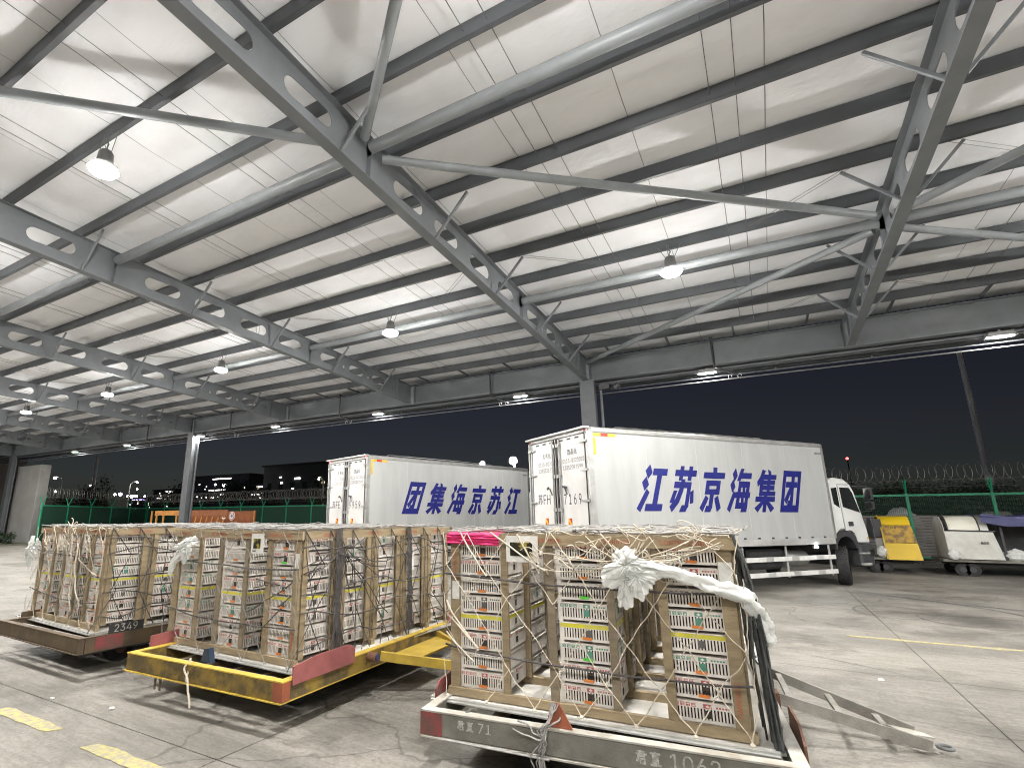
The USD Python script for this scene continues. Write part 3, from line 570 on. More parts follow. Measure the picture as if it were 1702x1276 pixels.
    for s in (0, 1):
        ys = (.052, .069) if s == 0 else (W-.069, W-.052)
        dr = part(t, 'cab_door', G().prism(Polygon([(8.58, 1.44), (8.53, 2.70), (9.0, 2.70), (9.12, 2.55), (9.36, 1.88), (9.44, 1.45), (9.42, 1.12), (9.02, 1.12), (8.93, 1.36), (8.78, 1.45)]), 'y', ys[0]-.006 if s == 0 else ys[1]-.018, ys[1] if s == 0 else ys[1]+.006), 'cabin_white')
        part(dr, 'door_seam', G().prism(Polygon([(8.565, 1.43), (8.515, 2.715), (9.01, 2.715), (9.135, 2.555), (9.375, 1.885), (9.455, 1.45), (9.435, 1.105), (9.01, 1.105), (8.92, 1.35), (8.775, 1.435)]), 'y', *((.0655, .0685) if s == 0 else (W-.0685, W-.0655))), 'trim_dark')
        part(t, 'marker_lamp', B(9.44, 9.50, *((.046, .06) if s == 0 else (W-.06, W-.046)), 1.20, 1.26), 'reflect_yellow')
        yp = (.036, .045) if s == 0 else (W-.045, W-.036)
        part(dr, 'window', G().prism(Polygon([(8.60, 2.08), (8.57, 2.62), (8.98, 2.62), (9.09, 2.48), (9.30, 1.93)]), 'y', *yp), 'glass')
        part(dr, 'handle', B(8.72, 8.92, yp[0]-.004, yp[1], 1.56, 1.68), 'trim_dark')
        part(t, 'quarter_window', G().prism(Polygon([(8.24, 2.60), (8.27, 2.16), (8.49, 2.06), (8.47, 2.62)]), 'y', .060 if s == 0 else W-.072, .072 if s == 0 else W-.060), 'glass')
        sg = -1 if s == 0 else 1; yb = .06 if s == 0 else W-.06
        part(t, 'mirror', G().tube([(9.18, yb, 2.66), (9.42, yb+sg*.22, 2.66), (9.44, yb+sg*.24, 1.98), (9.34, yb, 1.95)], .018, 6).box(9.38, 9.47, yb+sg*.24-.10, yb+sg*.24+.10, 2.28, 2.62).box(9.38, 9.47, yb+sg*.24-.10, yb+sg*.24+.10, 2.02, 2.22), 'trim_dark')
        part(t, 'mirror_glass', G().box(9.372, 9.379, yb+sg*.24-.085, yb+sg*.24+.085, 2.30, 2.60).box(9.372, 9.379, yb+sg*.24-.085, yb+sg*.24+.085, 2.04, 2.20), 'chrome')
    wsP = [(9.275, 2.52), (9.455, 1.90), (9.468, 1.905), (9.29, 2.525)]
    part(t, 'windscreen', G().prism(Polygon(wsP), 'y', .18, W-.18), 'glass')
    part(t, 'grille', B(9.585, 9.606, .5, W-.5, 1.12, 1.55), 'trim_dark')
    part(t, 'sun_visor', G().bar((9.2, .2, 2.66), (9.2, W-.2, 2.66), .22, .02), 'trim_dark')
    part(t, 'marker_antenna', G().cyl((8.95, .3, 2.87), (8.95, .3, 3.0), .012, 6), 'trim_dark')
    part(t, 'cab_gap_bellows', B(8.03, 8.13, .3, W-.3, 1.15, 2.9), 'chassis')
    return t
t1 = truck('box_truck', 'white box truck with blue lettering, cab and steered front wheel showing, rear plate 7169', (-3.295, 11.816, 0), .92060, ['jiang', 'su', 'jing', 'hai', 'ji', 'tuan'], 1.25, .945,
      ('FH', '7169'), (('0513-82206226', '13937357362'), ('0513-82230226', '13352097599')), (('wen', 'kao', 'hua'), ('lu', 'jing3', 'hua')))
t2 = truck('box_truck', 'white box truck farther left with reversed blue lettering and plate 9959', (-11.085, 13.558, 0), 1.2497, ['tuan', 'ji', 'hai', 'jing', 'su', 'jiang'], 1.43, 1.015,
      ('FE', '9959'), (('0513-82206226', '13937357362'), ('0513-82230226', '13352097599')), (('wen', 'kao', 'hua'), ('lu', 'jing3', 'hua')))

# ------------------------------------------------------------------ loads of chick crates: local frame x along the front, y to the back
LOADS = [('right-hand', (-2.366, 4.066), .0648), ('middle', (-6.164, 4.030), -.0257), ('left-hand', (-9.567, 4.036), -.0623)]
W, Dp = 2.147, 2.763
SX = (.275, 1.095, 1.865); SW = ((.0, .51), (.83, 1.34), (1.64, 2.147)); CP = .552
def lp(load, x, y, z=0.):
    _, o, h = load; return (o[0]+x*math.cos(h)-y*math.sin(h), o[1]+x*math.sin(h)+y*math.cos(h), z)
ZB, CH = .452, .1465
# metal pallets
palf = None
for ld in LOADS:
    lb = f'flat aluminium pallet with ribbed edge rail under the {ld[0]} crate load'
    if palf is None:
        palf = thing('cargo_pallet', lb, 'pallet', lp(ld, 0, 0), ld[2])
        part(palf, 'sheet', B(-.09, 2.24, -.10, 2.87, .424, .434), 'floor_sheet')
        for i, (a, b, c, d) in enumerate(((-.115, 2.265, -.135, -.101), (-.115, 2.265, 2.871, 2.905), (-.125, -.091, -.10, 2.87), (2.241, 2.275, -.10, 2.87))):
            r = part(palf, 'edge_rail', G().box(a, b, c, d, .415, .440), 'aluminium_plate')
            part(r, 'lip', B(a+.004, b-.004, c-.03, c-.001, .418, .428) if i == 0 else B(a+.004, b-.004, d+.001, d+.03, .418, .428) if i == 1 else B(a-.02, a-.001, c, d, .418, .428) if i == 2 else B(b+.001, b+.02, c, d, .418, .428), 'aluminium_plate')
    else: dup(palf, lp(ld, 0, 0), ld[2], lb)
# timber frames: posts at the corners of each stack, bottom and top beams
timf = None
for li, ld in enumerate(LOADS):
    lb = f'open timber frame with red-stamped beams holding the crate stacks of the {ld[0]} load'
    if timf is None:
        timf = thing('timber_frame', lb, 'timber frame', lp(ld, 0, 0), ld[2])
        part(timf, 'bottom_beam', B(-.01, W+.01, -.05, -.006, .442, .50), 'timber_beam')
        part(timf, 'top_beam', B(-.02, W+.02, -.052, -.028, 1.602, 1.682), 'timber_beam')
        part(timf, 'top_beam', B(W-.02, W+.005, -.026, Dp+.03, 1.602, 1.680), 'timber')
        part(timf, 'top_beam', B(-.005, .02, -.026, Dp+.03, 1.602, 1.680), 'timber')
        part(timf, 'top_beam', B(-.02, W+.02, Dp+.032, Dp+.056, 1.60, 1.68), 'timber_beam')
        for k in range(1, 6): part(timf, 'bottom_beam', B(0, W, CP*k-.03, CP*k+.03, .4345, .49), 'timber_beam')
        for k in range(1, 5): part(timf, 'cross_beam', B(.021, W-.021, CP*k-.02, CP*k+.02, 1.64, 1.672), 'timber_grey')
        for c, (a, b) in enumerate(SW):
            for k in range(5):
                y = CP*k
                for s, (u, v) in enumerate(((a+(.006 if c == 0 else 0), a+(.085 if c == 0 else .06)), (b-(.11 if c == 2 else .055), b-(.024 if c == 2 else 0)))):
                    jit = rng.uniform(-.006, .006)
                    part(timf, 'post', B(u+jit, v+jit, y-.026, y-.001, .502 if k == 0 else .492, 1.60), rng.choice(['timber', 'timber', 'timber_grey']))
                    part(timf, 'post', B(u+jit, v+jit, y+.492, y+.517, .492, 1.60), rng.choice(['timber', 'timber_grey']))
                    if c == 2 and s == 1 or c == 0 and s == 0:
                        e = W-.022 if c == 2 else .0
                        part(timf, 'side_post', B(e+.0, e+.018, y+.006, y+.07, .492, 1.60), 'timber'); part(timf, 'side_post', B(e, e+.018, y+.42, y+.486, .492, 1.60), 'timber')
        T = lambda x, y, z: np.array([[1, 0, 0, x], [0, 0, -1, y], [0, 1, 0, z], [0, 0, 0, 1.]])
        T2 = lambda x, y, z: np.array([[0, 0, 1, x], [1, 0, 0, y], [0, 1, 0, z], [0, 0, 0, 1.]])
        for x, s in ((.70, 'OPERATIONS'), (1.27, 'OPERATES'), (1.68, 'CONTRACTIONS'), (.10, 'OPERATES')): part(timf, 'stamp', text(G(), s, .030, T(x, -.0525, 1.626), True, .0012), 'stamp_red')
        for y, s in ((.25, 'OPERATIONS'), (.95, 'OPERATES'), (1.6, 'CONTRACTIONS'), (2.3, 'OPERATES')): part(timf, 'stamp', text(G(), s, .030, T2(W+.0055, y, 1.626), True, .0012), 'stamp_red')
        V90 = lambda x, z: np.array([[0, -1, 0, x], [0, 0, -1, -.0265], [1, 0, 0, z], [0, 0, 0, 1.]])
        for x, z, s in ((.058, 1.34, 'OPERATES'), (2.085, .70, 'USE'), (2.085, .56, 'TIMBER'), (2.085, 1.36, 'TIMBER')): part(timf, 'stamp', text(G(), s, .028, V90(x, z), True, .0012), 'stamp_red')
    else: dup(timf, lp(ld, 0, 0), ld[2], lb)
# crate prototypes: 0.40 wide, 0.475 deep, 0.137 high, slots on all four sides
CW, CD, HH = .40, .475, .121
def crate(name, label, style, tag, loc, rot):
    t = thing(name, label, 'chick crate', loc, rot, 'slotted chick crates stacked in the loads')
    a, b = CW/2, CD/2; g = G().box(-a, a, -b, b, 0, .017).box(-a, a, -b, b, .084, HH-.004)
    for sx in (-1, 1):
        for sy in (-1, 1): g.box(*sorted((sx*a, sx*(a-.03))), *sorted((sy*b, sy*(b-.03))), HH, .1418)
    for side, (w, o) in enumerate(((CW, b), (CD, a), (CW, b), (CD, a))):
        n = 17 if w == CW else 19; pit = (w-.06)/n; th = side*math.pi/2; c, s = math.cos(th), math.sin(th)
        g2 = G()
        for k in range(n+1):
            u = -w/2+.03+pit*k; bw = pit*.27
            lo, hi = (-w/2, u+bw) if k == 0 else (u-bw, w/2) if k == n else (u-bw, u+bw)
            g2.box(lo, hi, -o, -o+.004, .0171, .0839)
        v, f = g2.out(); g.add(np.c_[v[:, 0]*c-v[:, 1]*s, v[:, 0]*s+v[:, 1]*c, v[:, 2]], f)
    part(t, 'body', g, 'carton')
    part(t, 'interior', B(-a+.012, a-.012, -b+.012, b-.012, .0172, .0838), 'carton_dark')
    part(t, 'lid_rim', G().box(-a-.004, a+.004, -b-.004, b+.004, HH-.0039, HH), 'carton')
    col = {'red': 'print_red', 'green': 'print_green', 'black': 'print_black', 'yellow': 'print_yellow', 'plain': 'print_black'}[style]
    g = G(); e = .0012
    def rot4(fn):
        for side, (w, o) in enumerate(((CW, b), (CD, a), (CW, b), (CD, a))):
            th = side*math.pi/2; c, s = math.cos(th), math.sin(th); q = G(); fn(q, w, o)
            if q.v:
                v, f = q.out(); g.add(np.c_[v[:, 0]*c-v[:, 1]*s, v[:, 0]*s+v[:, 1]*c, v[:, 2]], f)
    def pr(q, w, o):
        y0, y1 = -o-e, -o-.0001
        if style == 'yellow': q.box(-w/2+.01, w/2-.01, y0, y1, .088, .116)
        elif style == 'plain':
            for k in range(9): q.box(-w/2+.05+k*.033, -w/2+.05+k*.033+.022, y0, y1, .098, .102)
        else:
            for k in range(4):
                x = -w/2+.02+.034*k; q.box(x, x+.025, y0, y1, .090, .111)
            q.box(-.006, .045, y0, y1, .088, .113)
            for k in range(5): q.box(.07+k*.018, .082+k*.018, y0, y1, .094, .104)
    rot4(pr)
    part(t, 'printed_band', g, col, kind='stuff')
    if style in ('red', 'green', 'black'):
        g = G()
        def wh(q, w, o):
            for k in range(4):
                x = -w/2+.02+.034*k
                q.box(x+.005, x+.022, -o-e-.0008, -o-e-.0001, .102+.002*(k % 2), .107); q.box(x+.006+.004*(k % 3), x+.021, -o-e-.0008, -o-e-.0001, .0935, .0975+.002*(k % 2))
            q.prism(Polygon([(.006, .100), (.02, .110), (.034, .100), (.02, .091)]), 'y', -o-e-.0008, -o-e-.0001)
        rot4(wh); part(t, 'print_mark', g, 'carton', kind='stuff')
    g = G()
    def cr(q, w, o): q.box(-.004, .040, -o-.003, -o-.0005, .030, .076)
    if style in ('red', 'green', 'black', 'yellow'):
        rot4(cr); part(t, 'centre_print', g, 'print_black' if style in ('yellow', 'black') else col, kind='stuff') if style != 'red' else part(t, 'centre_print', g, 'carton_dark', kind='stuff')
    if tag: part(t, 'tag', G().prism(Polygon([(-.03, .012), (.040, .008), (.042, .027), (-.028, .031)]), 'y', -b-.006, -b-.0035), tag)
    return t
protos = {}
ORD = ['top', 'second from top', 'third from top', 'fourth from top', 'fourth from bottom', 'third from bottom', 'second from bottom', 'bottom']
COL = ['left row', 'middle row', 'right row']; BACK = ['front stack', 'second stack back', 'third stack back', 'fourth stack back', 'rearmost stack']
STY = [['red', 'red', 'plain', 'black', 'yellow', 'red', 'plain', 'red'], ['red', 'plain', 'plain', 'green', 'yellow', 'green', 'red', 'red'], ['red', 'red', 'plain', 'green', 'yellow', 'green', 'red', 'red']]
TXT = {'red': 'red-printed', 'green': 'green-printed', 'black': 'black-printed', 'yellow': 'yellow-banded', 'plain': 'plain'}
stuff = G()
for li, ld in enumerate(LOADS):
    for c in range(3):
        for k in range(5):
            dx, dy = rng.uniform(-.012, .012), rng.uniform(-.008, .008)
            for lv in range(8):
                st = STY[(c+li) % 3][lv]
                if lv != 4 and (k > 0 or li > 0) and rng.random() < .35: st = rng.choice(['red', 'green', 'black', 'plain', 'red'])
                if lv == 4: st = 'yellow'
                x, y, z = SX[c]+dx+rng.uniform(-.004, .004), CP*k+.2455+dy+rng.uniform(-.002, .002), ZB+.048+CH*(7-lv)*.97
                if lv == 0 and rng.random() < .18 and k > 0: continue
                if li == 2 and k > 0 and c < 2:
                    if rng.random() < 2: stuff.box(*[q for q in (0, 0, 0, 0, 0, 0)]) if False else None
                    px, py, _ = lp(ld, x, y); h = ld[2]
                    v, f = B(-CW/2, CW/2, -CD/2, CD/2, z, z+HH-.001).out(); v = np.c_[v[:, 0]*math.cos(h)-v[:, 1]*math.sin(h)+px, v[:, 0]*math.sin(h)+v[:, 1]*math.cos(h)+py, v[:, 2]]; stuff.add(v, f); continue
                tg = 'tag_orange' if rng.random() < .85 else ('tag_green' if rng.random() < .3 else None)
                if (li, c, k, lv) == (0, 1, 0, 5): tg = 'tag_green'
                lb = f'{TXT[st]} white crate, {ORD[lv]}, {COL[c]}, {BACK[k]}, {ld[0]} load'
                key = (st, tg); loc, rot = lp(ld, x, y, z), ld[2]+rng.uniform(-.012, .012)
                if key in protos: dup(protos[key], loc, rot, lb)
                else: protos[key] = crate('chick_crate', lb, st, tg, loc, rot)
solo('crate_rows', stuff, 'carton', 'white crates packed inside the back rows of the left-hand load', 'chick crates', kind='stuff')

# pink cloth, poster and papers on the loads
def patch(fn, nx, ny, th=.003):
    u = np.linspace(0, 1, nx); v = np.linspace(0, 1, ny); V = np.array([fn(a, b) for b in v for a in u]); n = len(V)
    F = [[j*nx+i, j*nx+i+1, (j+1)*nx+i+1, (j+1)*nx+i] for j in range(ny-1) for i in range(nx-1)]
    return G().add(V, F)
L3, L2, L1 = LOADS
def place(ld, g):
    v, f = g.out() if isinstance(g, G) else g; o, h = ld[1], ld[2]
    return np.c_[v[:, 0]*math.cos(h)-v[:, 1]*math.sin(h)+o[0], v[:, 0]*math.sin(h)+v[:, 1]*math.cos(h)+o[1], v[:, 2]], f
def cloth(a, b):
    x = -.012+.475*a; s = b
    w = .012*math.sin(9*s+5*a)+.010*math.sin(23*s-3*a)+.006*math.sin(14*a)
    if s < .75: return (x, -.064-abs(w)*.8, 1.602+.088*(s/.75)-.008*a)
    return (x, -.06+.22*(s-.75)/.25, 1.692+w*.3)
solo('pink_cloth', place(L3, patch(cloth, 24, 30)), 'pink_cloth', 'bright pink cloth folded over the top left corner of the right-hand load', 'cloth', smooth=True)
def poster(nm, ld, x0, x1, z0, z1, lab):
    t = thing(nm, lab, 'poster', lp(ld, 0, 0), ld[2])
    part(t, 'card', B(x0, x1, -.075, -.068, z0, z1), 'paper')
    part(t, 'picture', B(x0+.035, x1-.045, -.0765, -.0752, z0+.045, z1-.05), 'poster_picture')
poster('poster', L3, .525, .79, 1.475, 1.675, 'grey card with picture of yellow chicks on the front of the right-hand load')
poster('poster', L2, 1.43, 1.62, 1.46, 1.655, 'small card with chick picture on the front of the middle load')
for ld, b, lab in ((L3, (2.04, 2.125, -.032, -.029, 1.30, 1.52), 'white paper label on the right front post of the right-hand load'), (L3, (.02, .085, -.032, -.029, 1.16, 1.30), 'pale label on the left front post of the right-hand load'),
                   (L2, (2.06, 2.12, -.032, -.029, 1.33, 1.47), 'pale label on the corner post of the middle load'), (L2, (W+.012, W+.015, 1.70, 1.86, 1.17, 1.42), 'white sheet hanging on the right side of the middle load')):
    solo('paper_label', place(ld, B(*b)), 'paper', lab, 'label')

# ------------------------------------------------------------------ rope nets
def rope(g, a, b, r, sag=.0, n=5, jit=.006, sides=4):
    a, b = np.array(a, float), np.array(b, float); u = np.linspace(0, 1, n)[:, None]
    P = a+(b-a)*u; P[:, 2] -= 4*sag*(u*(1-u))[:, 0]; P[1:-1] += nr.normal(0, jit*1.6, (n-2, 3))
    w = np.linspace(0, n-1, n*2+1); P = np.stack([np.interp(w, np.arange(n), P[:, k]) for k in range(3)], 1)
    for _ in range(2): P[1:-1] = (P[:-2]+2*P[1:-1]+P[2:])/4
    g.tube(P, r, sides)
def squig(g, p, spread, n, r, sides=4, zs=.5):
    """a loose looping end of string"""
    u = np.linspace(0, 1, n*5); o = nr.uniform(0, 6.28, 6); f = nr.uniform(.5, 2.4, 6)
    d = nr.normal(0, 1, 3)*np.array([1, .15, zs]); d /= np.linalg.norm(d)
    X = spread*(2.6*d[0]*u*2+1.3*np.sin(6.28*f[0]*u+o[0])); Y = -.02*np.sin(6.28*f[1]*u+o[1])-.012; Z = spread*zs*(2.6*d[2]*u+1.5*np.sin(6.28*f[2]*u+o[2]))
    g.tube(np.array(p)+np.c_[X-X[0], Y, Z-Z[0]], r, sides)
def net(ld, mfront, mside, lab, dense_right, seed):
    t = thing('cargo_net', lab, 'cargo net', lp(ld, 0, 0), ld[2])
    g = G(); nx, nz = 6, 5; node = {}
    for i in range(-1, nx+2):
        for j in range(nz+1):
            node[i, j] = (min(max(W*(i+(.5 if j % 2 else 0))/nx+nr.normal()*.014, -.03), W+.03), -.085-abs(nr.normal())*.01, .45+1.24*j/nz+nr.normal()*.014)
    for i in range(0, nx+1):
        for j in range(nz):
            for q in ((i, i-1) if j % 2 == 0 else (i, i+1)):
                if rng.random() < .9: rope(g, node[i, j], node[q, j+1], .0036, .004, 7, .003)
    for i in range(nx+1): g.mesh(trimesh.creation.icosphere(0, .016), np.array([[1, 0, 0, node[i, 0][0]], [0, 1, 0, node[i, 0][1]], [0, 0, 1, .445], [0, 0, 0, 1.]]))
    part(t, 'front_ropes', g, mfront, kind='stuff')
    g = G()
    for z, sg in ((1.345, .03), (.80, .05)): rope(g, (-.02, -.075, z+.02), (W+.03, -.085, z-.02), .008, sg, 12, .004, 5)
    part(t, 'dark_strap', g, 'rope_dark', kind='stuff')
    g = G()                                          # top: loose net pulled flat
    for k in range(64):
        y = rng.uniform(-.05, Dp+.04); xs = np.linspace(-.04, W+.04, 14)
        g.tube(np.c_[xs, y+np.cumsum(nr.normal(0, .03, 14)), 1.700+np.abs(nr.normal(0, .012, 14))], .006, 4)
    for k in range(34):
        x = rng.uniform(0, W); ys = np.linspace(-.06, Dp+.04, 12); g.tube(np.c_[x+np.cumsum(nr.normal(0, .03, 12)), ys, 1.700+np.abs(nr.normal(0, .014, 12))], .006, 4)
    part(t, 'top_ropes', g, 'rope_grey', kind='stuff')
    g = G()
    for k in range(10): squig(g, (rng.uniform(.4, W), rng.uniform(-.06, .1), 1.70), .06, 9, .004, 4, .25)
    part(t, 'loose_ends', g, mfront, kind='stuff')
    g = G()                                          # side net
    for k in range(16 if dense_right else 9):
        y = Dp*k/15 if dense_right else Dp*k/8
        P = [(W+.01, y, 1.69), (W+.05+rng.uniform(0, .02), y+rng.uniform(-.05, .05), 1.45), (W+.035, y+.2*rng.uniform(-1, 1), .9), (W+.06, y+.25*rng.uniform(-1, 1), .44)]
        Q = np.array(P); u = np.linspace(0, 3, 10); g.tube(np.stack([np.interp(u, range(4), Q[:, k2]) for k2 in range(3)], 1), .0065, 4)
        P = [(W+.01, y, 1.69), (W+.045, y+.25, 1.35), (W+.04, y+.05, .9), (W+.05, y+.3, .44)]
        Q = np.array(P); g.tube(np.stack([np.interp(u, range(4), Q[:, k2]) for k2 in range(3)], 1), .006, 4)
    for z in (.62, .85, 1.1, 1.38, 1.52):
        ys = np.linspace(-.05, Dp, 14); g.tube(np.c_[W+.05+nr.normal(0, .008, 14), ys, z+nr.normal(0, .02, 14)+.05*np.sin(ys*4+z*9)], .007, 4)
    part(t, 'side_ropes', g, mside, kind='stuff')
    return t
n3 = net(L3, 'rope_white', 'net_black', 'pale rope net over the right-hand load, knotted at its front', True, 1)
n2 = net(L2, 'rope_grey', 'rope_dark', 'dark rope net over the middle load, bunched at its right corners', False, 2)
n1 = net(L1, 'rope_white', 'rope_dark', 'tangled rope net over the left-hand load with white loose ends', False, 3)
# bunches: right-hand load right front corner (hanging dark net), middle load corner bundles
g = G()
for k in range(46):
    y = rng.uniform(-.06, .25); o = rng.uniform(0, .05)
    P = np.array([(W+.0, y, 1.70), (W+.045+o*.4, y+rng.uniform(-.04, .04), 1.50), (W+.06+o, y-.02, 1.15), (W+.075+o, y-.03+rng.uniform(-.05, .05), .80), (W+.09+o, y-.04, .44)])
    u = np.linspace(0, 4, 13); g.tube(np.stack([np.interp(u, range(5), P[:, q]) for q in range(3)], 1)+nr.normal(0, .004, (13, 3)), .007, 4)
part(n3, 'hanging_bunch', g, 'net_black', kind='stuff')
g = G()
for k in range(15): squig(g, (rng.uniform(.55, W-.1), rng.uniform(-.11, -.07), rng.uniform(1.48, 1.69)), .05, 10, .0036, 4, .7)
for k in range(16):
    a = (1.42+nr.normal()*.04, -.11, 1.50+nr.normal()*.03); b = (rng.uniform(1.5, 2.15), -.09, rng.uniform(1.62, 1.71)) if k % 3 else (rng.uniform(.8, 1.3), -.09, rng.uniform(1.4, 1.55)); rope(g, a, b, .0042, rng.uniform(0, .05), 7, .006)
for a, b in (((.0, -.1, 1.16), (.28, -.1, .80)), ((0, -.1, 1.06), (.28, -.1, .82)), ((0, -.1, .92), (.24, -.1, .72)), ((.13, -.1, 1.70), (.36, -.1, 1.36)), ((.40, -.1, 1.70), (.85, -.1, 1.42)), ((.63, -.1, 1.69), (.80, -.1, 1.40)), ((1.28, -.1, 1.70), (1.45, -.1, 1.52))): rope(g, a, b, .0075, .01, 6, .004, 5)
part(n3, 'knotted_ends', g, 'rope_white', kind='stuff')
g = G()
for (cx, cz) in ((W+.03, .46), (W+.03, 1.72)):
    for k in range(22):
        P = np.array([(cx, cz+rng.uniform(-.05, .05), 1.70), (cx+.03, cz+rng.uniform(-.06, .06), 1.4), (cx+.02, cz+rng.uniform(-.05, .05), 1.0), (cx+.03, cz+rng.uniform(-.1, .1), .5)])
        u = np.linspace(0, 3, 10); g.tube(np.stack([np.interp(u, range(4), P[:, q]) for q in range(3)], 1)+nr.normal(0, .006, (10, 3)), .0055, 4)
for k in range(15): rope(g, (W+.05, .50, 1.50+nr.normal()*.04), (W+.05, rng.uniform(-.05, 1.5), rng.uniform(.6, 1.6)), .006, rng.uniform(0, .06), 7, .01)
for k in range(7): rope(g, (rng.uniform(1.2, 2.1), -.09, rng.uniform(.7, 1.6)), (W+.05, rng.uniform(0, .4), rng.uniform(1.0, 1.55)), .006, .02, 7, .01)
part(n2, 'corner_bundles', g, 'rope_dark', kind='stuff')
g = G()
for k in range(14): squig(g, (rng.uniform(.3, 1.4), rng.uniform(-.11, -.06), rng.uniform(1.42, 1.66)), .05, 9, .0042, 4, .7)
for a, b in (((1.62, -.1, 1.60), (1.78, -.1, 1.30)), ((1.66, -.1, 1.60), (1.76, -.1, 1.42)), ((1.2, -.1, 1.62), (1.5, -.1, .62)), ((1.4, -.1, 1.5), (1.72, -.1, .66)), ((1.5, -.1, 1.3), (2.1, -.1, 1.1)), ((1.1, -.1, 1.6), (1.15, -.1, .7))): rope(g, a, b, .008, .03, 8, .012, 5)
part(n1, 'knotted_ends', g, 'rope_white', kind='stuff')

# plastic film bundles
def blob(c, s, seed, amp=.5):
    m = trimesh.creation.icosphere(4, 1.); v = np.array(m.vertices)
    d = .62+amp*meshkit.fbm(v*2.1+seed, 4, seed)+.16*np.abs(meshkit.noise(v*7+seed, seed)-.5)
    return G().add(v*d[:, None]*np.array(s)+np.array(c), m.faces)
def film(nm, ld, blobs, tails, lab):
    t = thing(nm, lab, 'plastic film', lp(ld, 0, 0), ld[2])
    for i, (c, s) in enumerate(blobs):
        sd = nr.uniform(0, 6.28, 8); g = G()
        for ly in range(2):                      # a pinched sheet: creases run out from the knot
            nt, nrad = 120, 16; V = []
            for a in np.linspace(0, 2*np.pi, nt, endpoint=False):
                R = 1.0+.30*math.sin(3*a+sd[0]+ly)+.16*math.sin(2*a+sd[1])+.07*math.sin(7*a+sd[2])+.05*math.sin(17*a+sd[3])
                for b in np.linspace(.06, 1, nrad):
                    f = (.30*abs(math.sin(5.5*a+sd[4]+.7*b))+.16*abs(math.sin(12*a+sd[5]+1.1*b))+.07*math.sin(31*a+4*b))*b**.8*(1.1-.35*b)+.25*math.sin(2.6*b)*(1 if ly else .5)-.35*b*b*(.6+.4*math.sin(2*a+sd[6]))
                    q = R*b*(1 if ly == 0 else .72)
                    V.append((c[0]+s[0]*q*math.cos(a)*1.15, c[1]-s[1]*(f+.15*ly), c[2]+s[2]*q*math.sin(a)*1.15-.02*b*b*q))
            V = np.array(V); V += (meshkit.noise(V*42, 5+ly)[:, None]-.5)*.012
            F = [[k*nrad+r, k*nrad+r+1, ((k+1) % nt)*nrad+r+1, ((k+1) % nt)*nrad+r] for k in range(nt) for r in range(nrad-1)]
            g.add(V, F)
        part(t, 'bunch', g, 'film', smooth=45)
    for pts, rad in tails:
        P = np.array(pts, float); u = np.linspace(0, len(P)-1, 60); Q = np.stack([np.interp(u, np.arange(len(P)), P[:, k]) for k in range(3)], 1)
        for _ in range(14): Q[1:-1] = (Q[:-2]+2*Q[1:-1]+Q[2:])/4
        r = np.interp(np.linspace(0, 1, 60), np.linspace(0, 1, len(rad)), rad); g = G().tube(Q, r, 28); v, f = g.out(); th = np.tile(np.arange(28)*2*np.pi/28, 60); sp = np.repeat(np.linspace(0, 1, 60), 28); C = np.repeat(Q, 28, 0)
        v[:1680] = C+(v[:1680]-C)*(1+.20*np.cos(4*th+9*sp)+.13*np.abs(np.cos(7*th-14*sp))+.10*np.sin(46*sp+2*th))[:, None]; v = v+(meshkit.noise(v*38, 3)[:, None]-.5)*np.array([.012, .012, .02])+(meshkit.noise(v*np.array([9, 60, 60]), 8)[:, None]-.5)*.014
        part(t, 'twisted_tail', (v, f), 'film', smooth=40)
film('film_bundle', L3, [((1.46, -.15, 1.49), (.13, .07, .11)), ((1.53, -.15, 1.42), (.11, .07, .10)), ((1.44, -.14, 1.37), (.085, .05, .10))], [([(1.53, -.14, 1.50), (1.75, -.13, 1.45), (2.0, -.12, 1.37), (W+.04, -.09, 1.32), (W+.11, .0, 1.17), (W+.13, .05, 1.02)], [.030, .036, .040, .045, .05, .045])], 'white plastic film knotted and twisted across the right-hand load')
film('film_bundle', L2, [((.36, -.15, 1.49), (.14, .07, .10)), ((.45, -.15, 1.53), (.11, .06, .09))], [([(.40, -.14, 1.44), (.25, -.14, 1.38), (.13, -.13, 1.31), (.09, -.12, 1.18)], [.035, .035, .03, .02])], 'white plastic film knotted at the upper left of the middle load')
film('film_bundle', L1, [((.07, -.16, 1.38), (.16, .09, .13)), ((.02, -.15, 1.28), (.12, .08, .12)), ((.20, -.14, 1.47), (.09, .05, .06))], [], 'clouded plastic film bunched at the left edge of the left-hand load')

